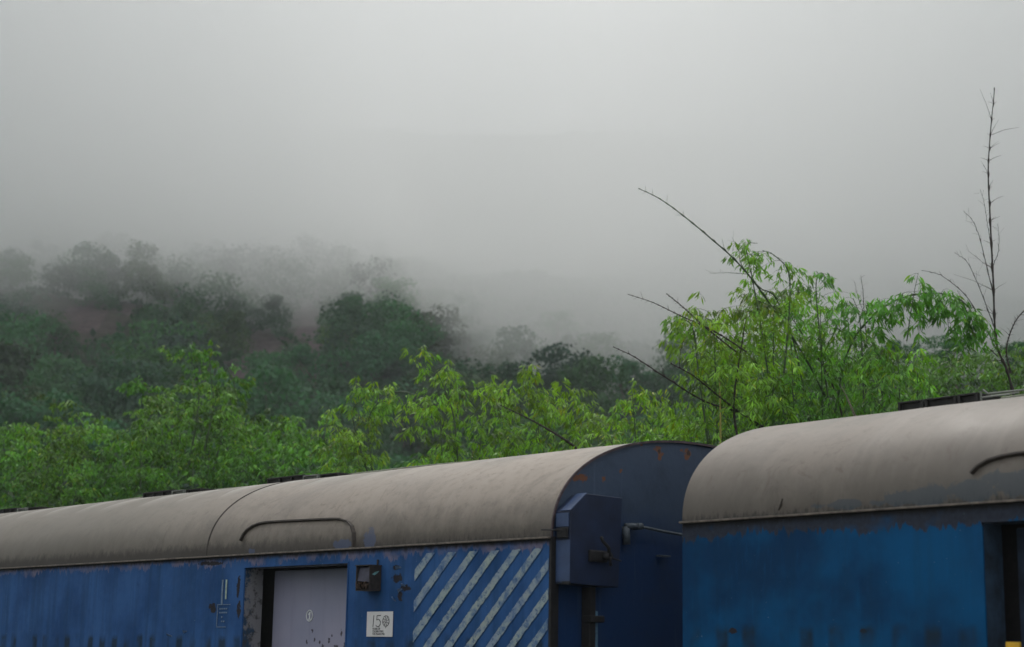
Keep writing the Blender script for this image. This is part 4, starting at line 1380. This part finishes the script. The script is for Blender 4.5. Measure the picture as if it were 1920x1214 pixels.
clump('bamboo_clump', 'bamboo', 'bamboo in the middle with one sprig standing free above its yellow green arch', BM, 786, 935, 23.5, 27,
      [(786, 775), (800, 738), (815, 715), (830, 702), (845, 706), (860, 700), (868, 720), (890, 735), (910, 722), (935, 716)], lambda p: roofline(p) - 6, .72, .15, (1.15, 1.06, .8), bamboo_leaf, .2, 3,
      guides=[([(860, 880, 24.5), (850, 780, 24.5), (825, 710, 24.5), (796, 662, 24.5)], .013, .9, .2, .6, culm_green),
              ([(800, 900, 25.5), (830, 800, 25.5), (845, 730, 25.5), (838, 690, 25.5)], .014, .5, .3, .9, culm_green)],
      extra=[(782, 668, 24.5, .32, YEL), (797, 668, 24.5, .34, YEL), (790, 684, 24.5, .34, MID), (798, 696, 24.5, .25, MID), (830, 694, 24.5, .35, YEL), (858, 700, 24.5, .35, YEL), (912, 708, 25, .2, YEL), (800, 770, 24, .4, MID)], seedv=12)
clump('bamboo_clump', 'bamboo', 'bamboo with a thick bare cane leaning across its front, right of the free sprig', BM, 925, 1110, 23, 26.5,
      [(925, 725), (945, 716), (965, 708), (985, 702), (1005, 702), (1022, 712), (1035, 735), (1055, 728), (1075, 735), (1092, 752), (1110, 775)], lambda p: roofline(p) - 4, .75, .15, (1.15, 1.05, .8), bamboo_leaf, .2, 4,
      guides=[([(1090, 850, 23.0), (1064, 828, 23.0), (1000, 790, 23.0), (938, 760, 23.0)], .022, 1.1, .3, .6, culm_dark)],
      extra=[(982, 705, 24, .35, YEL), (1060, 730, 24, .35, YEL), (1085, 745, 24, .3, YEL), (1010, 700, 24, .3, (1.6, 1.15, .6))], seedv=13)
clump('bamboo_clump', 'bamboo', 'low bamboo peeping over the rounded end of the striped coach', BM, 1098, 1300, 21, 25,
      [(1098, 782), (1125, 772), (1150, 760), (1175, 742), (1190, 730), (1205, 740), (1225, 738), (1240, 765), (1265, 762), (1300, 775)], lambda p: roofline(p) + 10, .8, .14, (1.12, 1.04, .8), bamboo_leaf, .2, 4,
      extra=[(1190, 735, 22, .3, YEL), (1222, 742, 22, .25, YEL), (1150, 762, 22, .3, MID)], seedv=14)
clump('bamboo_clump', 'bamboo', 'large bright bamboo rising above the gap between the two coaches', BM, 1288, 1475, 19, 23,
      [(1288, 625), (1296, 595), (1310, 588), (1335, 582), (1355, 578), (1380, 590), (1400, 580), (1425, 560), (1440, 548), (1460, 552), (1475, 560)], roofline, 1.9, .135, (1.22, 1.1, .85), bamboo_leaf, .2, 5,
      guides=[([(1390, 860, 20), (1376, 760, 20), (1392, 640, 20), (1400, 590, 20)], .016, .35, .3, .6, culm_dark),
              ([(1350, 900, 19.6), (1351, 800, 19.6), (1349, 700, 19.6)], .017, 1.1, .3, .6, culm_yellow),
              ([(1330, 850, 20), (1310, 700, 20), (1300, 620, 20), (1285, 600, 20), (1268, 600, 20)], .012, .45, .3, .8, culm_green),
              ([(1520, 800, 22), (1490, 650, 21.5), (1455, 560, 20.8), (1425, 540, 20.5), (1392, 500, 20.5), (1385, 470, 20.5)], .013, .35, .26, .55, culm_green),
              ([(1470, 700, 20), (1480, 580, 20), (1478, 510, 20), (1450, 478, 20), (1430, 470, 20)], .012, .3, .26, .75, culm_green),
              ([(1440, 700, 20), (1425, 600, 20), (1410, 520, 20), (1400, 462, 20), (1420, 456, 20)], .01, .45, .2, .4, culm_green)],
      extra=[(1262, 642, 19.8, .16, YEL), (1250, 648, 19.8, .14, YEL), (1278, 618, 19.8, .2, YEL), (1374, 462, 20.3, .12, YEL), (1398, 458, 20.3, .12, MID), (1322, 555, 20, .15, YEL), (1378, 552, 20, .2, YEL)], seedv=15)
clump('bamboo_clump', 'bamboo', 'darker bamboo with dense hanging sprays to the right of the large bright one', BM, 1462, 1650, 19.5, 23.5,
      [(1462, 556), (1480, 548), (1500, 540), (1520, 548), (1545, 556), (1562, 572), (1580, 600), (1600, 632), (1625, 640), (1650, 652)], roofline, 1.5, .135, (.85, .98, .9), bamboo_leaf, .2, 4,
      guides=[([(1600, 860, 21), (1560, 720, 21), (1500, 620, 21), (1480, 590, 21)], .013, .8, .3, .6, culm_dark),
              ([(1560, 800, 20.3), (1540, 650, 20.3), (1530, 540, 20.3), (1540, 512, 20.3), (1560, 540, 20.3)], .01, .5, .2, .45, culm_green),
              ([(1604, 782, 19.4), (1590, 750, 19.4), (1576, 722, 19.4)], .014, 1.1, .2, .4, culm_pale)],
      extra=[(1538, 520, 20.3, .18, MID), (1552, 528, 20.3, .2, MID), (1515, 530, 20.3, .18, MID), (1498, 514, 20.3, .08, MID)], seedv=16)
clump('bamboo_clump', 'bamboo', 'bamboo with one long arm arching to the right below the tall bare cane', BM, 1640, 1745, 19, 22.5,
      [(1640, 668), (1660, 655), (1690, 660), (1715, 668), (1745, 680)], roofline, 1.1, .155, (.85, .98, .9), bamboo_leaf, .2, 3,
      guides=[([(1560, 800, 21), (1590, 660, 20.5), (1640, 590, 19.8), (1700, 556, 19.5), (1770, 552, 19.5), (1815, 575, 19.5), (1832, 620, 19.5)], .014, .25, .34, 1.7, culm_green),
              ([(1620, 820, 19.8), (1618, 700, 19.8), (1612, 600, 19.8), (1600, 560, 19.8)], .012, .45, .3, .8, culm_green),
              ([(1700, 640, 19.4), (1712, 560, 19.4), (1722, 512, 19.4)], .007, .3, .14, .6, culm_green),
              ([(1760, 556, 19.5), (1775, 590, 19.5), (1780, 635, 19.5)], .006, .1, .2, 1.1, culm_green),
              ([(1700, 556, 19.5), (1720, 590, 19.5), (1725, 625, 19.5)], .006, .1, .2, 1.1, culm_green),
              ([(1800, 566, 19.5), (1822, 600, 19.5), (1826, 640, 19.5)], .006, .1, .2, 1.0, culm_green)],
      extra=[(1655, 590, 19.5, .25, MID), (1640, 610, 19.5, .3, MID), (1740, 560, 19.5, .2, MID), (1610, 580, 19.8, .25, MID), (1725, 530, 19.4, .12, MID), (1790, 570, 19.5, .25, MID)], seedv=17)
clump('thicket_bush', 'bush', 'dull green bush behind the roof ventilators of the nearer coach', 'dull green bushes at the right behind the bamboo', 1590, 1790, 25, 29,
      [(1590, 680), (1620, 665), (1660, 672), (1690, 655), (1725, 662), (1750, 672), (1790, 668)], roofline, 1.4, .13, (.74, .74, .75), shrub_leaf, .25, 4, trunk='stem', seedv=21)
clump('thicket_bush', 'bush', 'dull green bush at the right margin around the foot of the tall bare cane', 'dull green bushes at the right behind the bamboo', 1775, 1960, 24, 28,
      [(1775, 672), (1810, 660), (1840, 668), (1870, 662), (1895, 668), (1925, 655), (1960, 650)], roofline, 1.4, .13, (.74, .72, .7), shrub_leaf, .25, 4, trunk='stem', seedv=22,
      extra=[(1868, 672, 22, .25, YEL), (1890, 680, 22, .25, YEL), (1862, 680, 22, .2, YEL)])
clump('thicket_bush', 'bush', 'dull green undergrowth bush under the bright bamboo, filling the gap over the coupling', 'dull green bushes at the right behind the bamboo', 1330, 1620, 23.5, 27,
      [(1330, 720), (1370, 690), (1420, 680), (1470, 672), (1520, 676), (1570, 690), (1620, 685)], roofline, 1.5, .13, (.7, .76, .85), shrub_leaf, .25, 5, trunk='stem', seedv=23)
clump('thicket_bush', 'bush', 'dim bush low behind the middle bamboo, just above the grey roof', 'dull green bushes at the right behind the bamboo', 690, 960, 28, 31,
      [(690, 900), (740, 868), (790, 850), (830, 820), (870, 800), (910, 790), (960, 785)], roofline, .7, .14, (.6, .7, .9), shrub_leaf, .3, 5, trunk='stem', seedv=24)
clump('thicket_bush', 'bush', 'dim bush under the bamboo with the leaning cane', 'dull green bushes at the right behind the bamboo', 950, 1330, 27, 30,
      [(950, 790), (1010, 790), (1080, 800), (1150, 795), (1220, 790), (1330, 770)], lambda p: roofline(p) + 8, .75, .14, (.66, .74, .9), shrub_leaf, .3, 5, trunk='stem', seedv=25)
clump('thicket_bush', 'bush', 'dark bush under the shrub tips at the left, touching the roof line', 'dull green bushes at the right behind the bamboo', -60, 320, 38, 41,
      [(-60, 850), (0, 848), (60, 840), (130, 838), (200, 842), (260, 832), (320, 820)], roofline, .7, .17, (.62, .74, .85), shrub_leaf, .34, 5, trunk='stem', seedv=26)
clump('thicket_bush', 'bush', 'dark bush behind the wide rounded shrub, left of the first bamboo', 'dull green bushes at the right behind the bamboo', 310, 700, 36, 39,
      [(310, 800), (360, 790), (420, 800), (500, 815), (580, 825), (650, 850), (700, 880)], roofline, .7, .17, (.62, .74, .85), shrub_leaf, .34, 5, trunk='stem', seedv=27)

# two darker trees in the mist beyond the bushes at the right
for i, (px_, py_, wpx, Y, lab) in enumerate(((1788, 655, 92, 62, 'dark rounded tree beyond the arching bamboo arm, half hidden by the bushes'), (1912, 660, 70, 60, 'dark tree cut off by the right edge, beyond the short bare twig'), (1700, 662, 80, 80, 'pale grey green treetop in mist beyond the bamboo arm'))):
    p = at(px_, py_, Y); S = wpx / FPX * Y / .72
    gz = float(terrain(p.x, Y)); H = p.z + S * .28 - gz
    t = empty('misty_tree', (p.x, Y, gz), i * 1.7); tag(t, lab, 'tree')
    V, Q, sh = PROT[i + 2]
    V2 = V * np.array([S, S, S * .8]); V2[:, 2] += H - S * .76
    me = np_mesh('crown', V2, Q, sh * np.array((1.0, 1.15, 1.0)))
    link_mesh('crown', me, wood_leaf, t)
    b = trunk_quads((.02, .03), 5, 40 + i)
    bmesh.ops.scale(b, vec=(S, S, (H - S * .25) / .78), verts=b.verts)
    bm_obj('trunk', b, bark, t, True)


# ------------------------------------------------------------------ bare canes
def bare_cane(label, pts, r0, r1, twigs=(), spikes=.22, mat=culm_dark, seg=7, nodes=True):
    foot = Vector(at(*pts[0]))
    root = empty('bare_cane', foot); tag(root, label, 'bamboo cane')
    b0 = np.array(foot)
    P3 = [np.array(at(*q)) - b0 for q in pts]
    n = 4 * 20 + 1
    P = curve(P3, n)
    # a slight zigzag from node to node
    for k in range(0, n, 4):
        P[k] += R.normal(size=3) * r0 * .25
    cb = Tubes(); cb.add(P, r0, r1, seg, 1, 1.7)
    tb = cb
    for k in range(8, n - 2, 4):
        for j in range(3):
            a = R.uniform(0, 2 * PI); T = unit(P[k + 1] - P[k - 1])
            d = np.cross(T, np.array([math.cos(a), math.sin(a), .3])); d = unit(d) + T * .6
            L = spikes * (R.uniform(.1, .5) if R.random() < .7 else R.uniform(.6, 1.5)) * (.5 if j == 2 else 1)
            q = [P[k], P[k] + d * L * .5, P[k] + d * L + np.array([0, 0, -.1 * L])]
            tb.add(np.array(q), r0 * .2, .001, 4)
    link_mesh('cane', cb.mesh('cane'), mat, root, True)
    for (tp, tr) in twigs:
        Q3 = curve([np.array(at(*q)) - b0 for q in tp], 37)
        for k in range(0, 37, 4): Q3[k] += R.normal(size=3) * .004
        c2 = Tubes(); c2.add(Q3, tr, tr * .3, 5, 1, 1.7)
        for k in range(6, 36, 3):
            a = R.uniform(-1, 1); T = unit(Q3[k + 1] - Q3[k - 1])
            d = unit(T + np.array([R.normal(), R.normal(), R.normal()]) * .9); L = R.uniform(.03, .16)
            c2.add(np.array([Q3[k], Q3[k] + d * L * .6, Q3[k] + d * L]), tr * .3, .001, 3)
        link_mesh('branch', c2.mesh('branch'), mat, root)
    return root


bare_cane('longest bare leaning cane, its tip arching far left of the large bright bamboo',
          [(1600, 860, 21.5), (1520, 690, 21), (1440, 565, 20), (1385, 495, 19.3), (1330, 445, 19), (1275, 400, 19), (1235, 372, 19), (1198, 354, 19)], .0125, .004, spikes=.1, mat=culm_green, twigs=[([(1405, 515, 19), (1370, 512, 19), (1330, 513, 19)], .003), ([(1425, 480, 19), (1385, 470, 19), (1373, 445, 19)], .003)])
bare_cane('lowest bare leaning cane, reaching left toward the misty hill from the bright bamboo',
          [(1440, 815, 20.6), (1395, 778, 20.2), (1320, 752, 19.6), (1245, 706, 19), (1190, 670, 19), (1150, 651, 19)], .0125, .004, spikes=.09, twigs=[([(1246, 706, 19), (1243, 700, 19), (1243, 690, 19)], .004)])
bare_cane('thin bare cane pointing left above the lowest leaning one, beside two small leaf tufts',
          [(1400, 660, 19.3), (1340, 622, 19.3), (1275, 592, 19.3), (1225, 568, 19.3), (1177, 552, 19.3)], .009, .003, spikes=.08)
bare_cane('short bare cane with a blunt tip, steeper than the thin cane beside it',
          [(1380, 660, 19.5), (1320, 612, 19.5), (1285, 580, 19.5), (1250, 551, 19.5)], .009, .005, spikes=.07)
bare_cane('bare cane crossing in front of the bright bamboo with a curved twig at its tip',
          [(1430, 800, 20.4), (1390, 775, 20), (1350, 745, 19.4), (1300, 705, 19), (1258, 682, 18.8)], .011, .006, spikes=.06,
          twigs=[([(1274, 690, 18.8), (1275, 665, 18.8), (1282, 640, 18.8), (1292, 625, 18.8)], .004)])
bare_cane('tallest bare upright cane at the right, a mast of dry branches against the sky',
          [(1915, 800, 20), (1890, 700, 20), (1868, 640, 20), (1862, 520, 20), (1856, 400, 20), (1853, 320, 20), (1857, 250, 20), (1865, 165, 20)], .0165, .005, spikes=.34,
          twigs=[([(1868, 655, 20), (1845, 610, 20), (1815, 560, 20), (1790, 535, 20), (1760, 515, 20), (1728, 507, 20)], .007),
                 ([(1866, 620, 20), (1850, 575, 20), (1830, 525, 20), (1812, 490, 20), (1790, 474, 20)], .006),
                 ([(1864, 560, 20), (1850, 500, 20), (1835, 440, 20), (1822, 412, 20), (1806, 396, 20)], .006),
                 ([(1861, 480, 20), (1853, 430, 20), (1846, 385, 20), (1838, 355, 20)], .004),
                 ([(1870, 668, 20), (1842, 640, 20), (1822, 600, 20), (1795, 545, 20)], .006),
                 ([(1862, 500, 20), (1872, 470, 20), (1873, 440, 20), (1870, 420, 20)], .004),
                 ([(1862, 505, 20), (1840, 490, 20), (1812, 468, 20)], .003)])
bare_cane('short bare twig at the right edge, curving up beside the tall mast like cane',
          [(1895, 700, 19.5), (1887, 660, 19.5), (1893, 628, 19.5), (1906, 600, 19.5), (1925, 578, 19.5)], .010, .005, spikes=.12)
bare_cane('tiny pair of bare tips left of the bamboo arm',
          [(1625, 640, 20.5), (1620, 580, 20.5), (1618, 545, 20.5), (1614, 517, 20.5)], .005, .002, spikes=.06,
          twigs=[([(1621, 590, 20.5), (1608, 555, 20.5), (1602, 527, 20.5)], .003)])
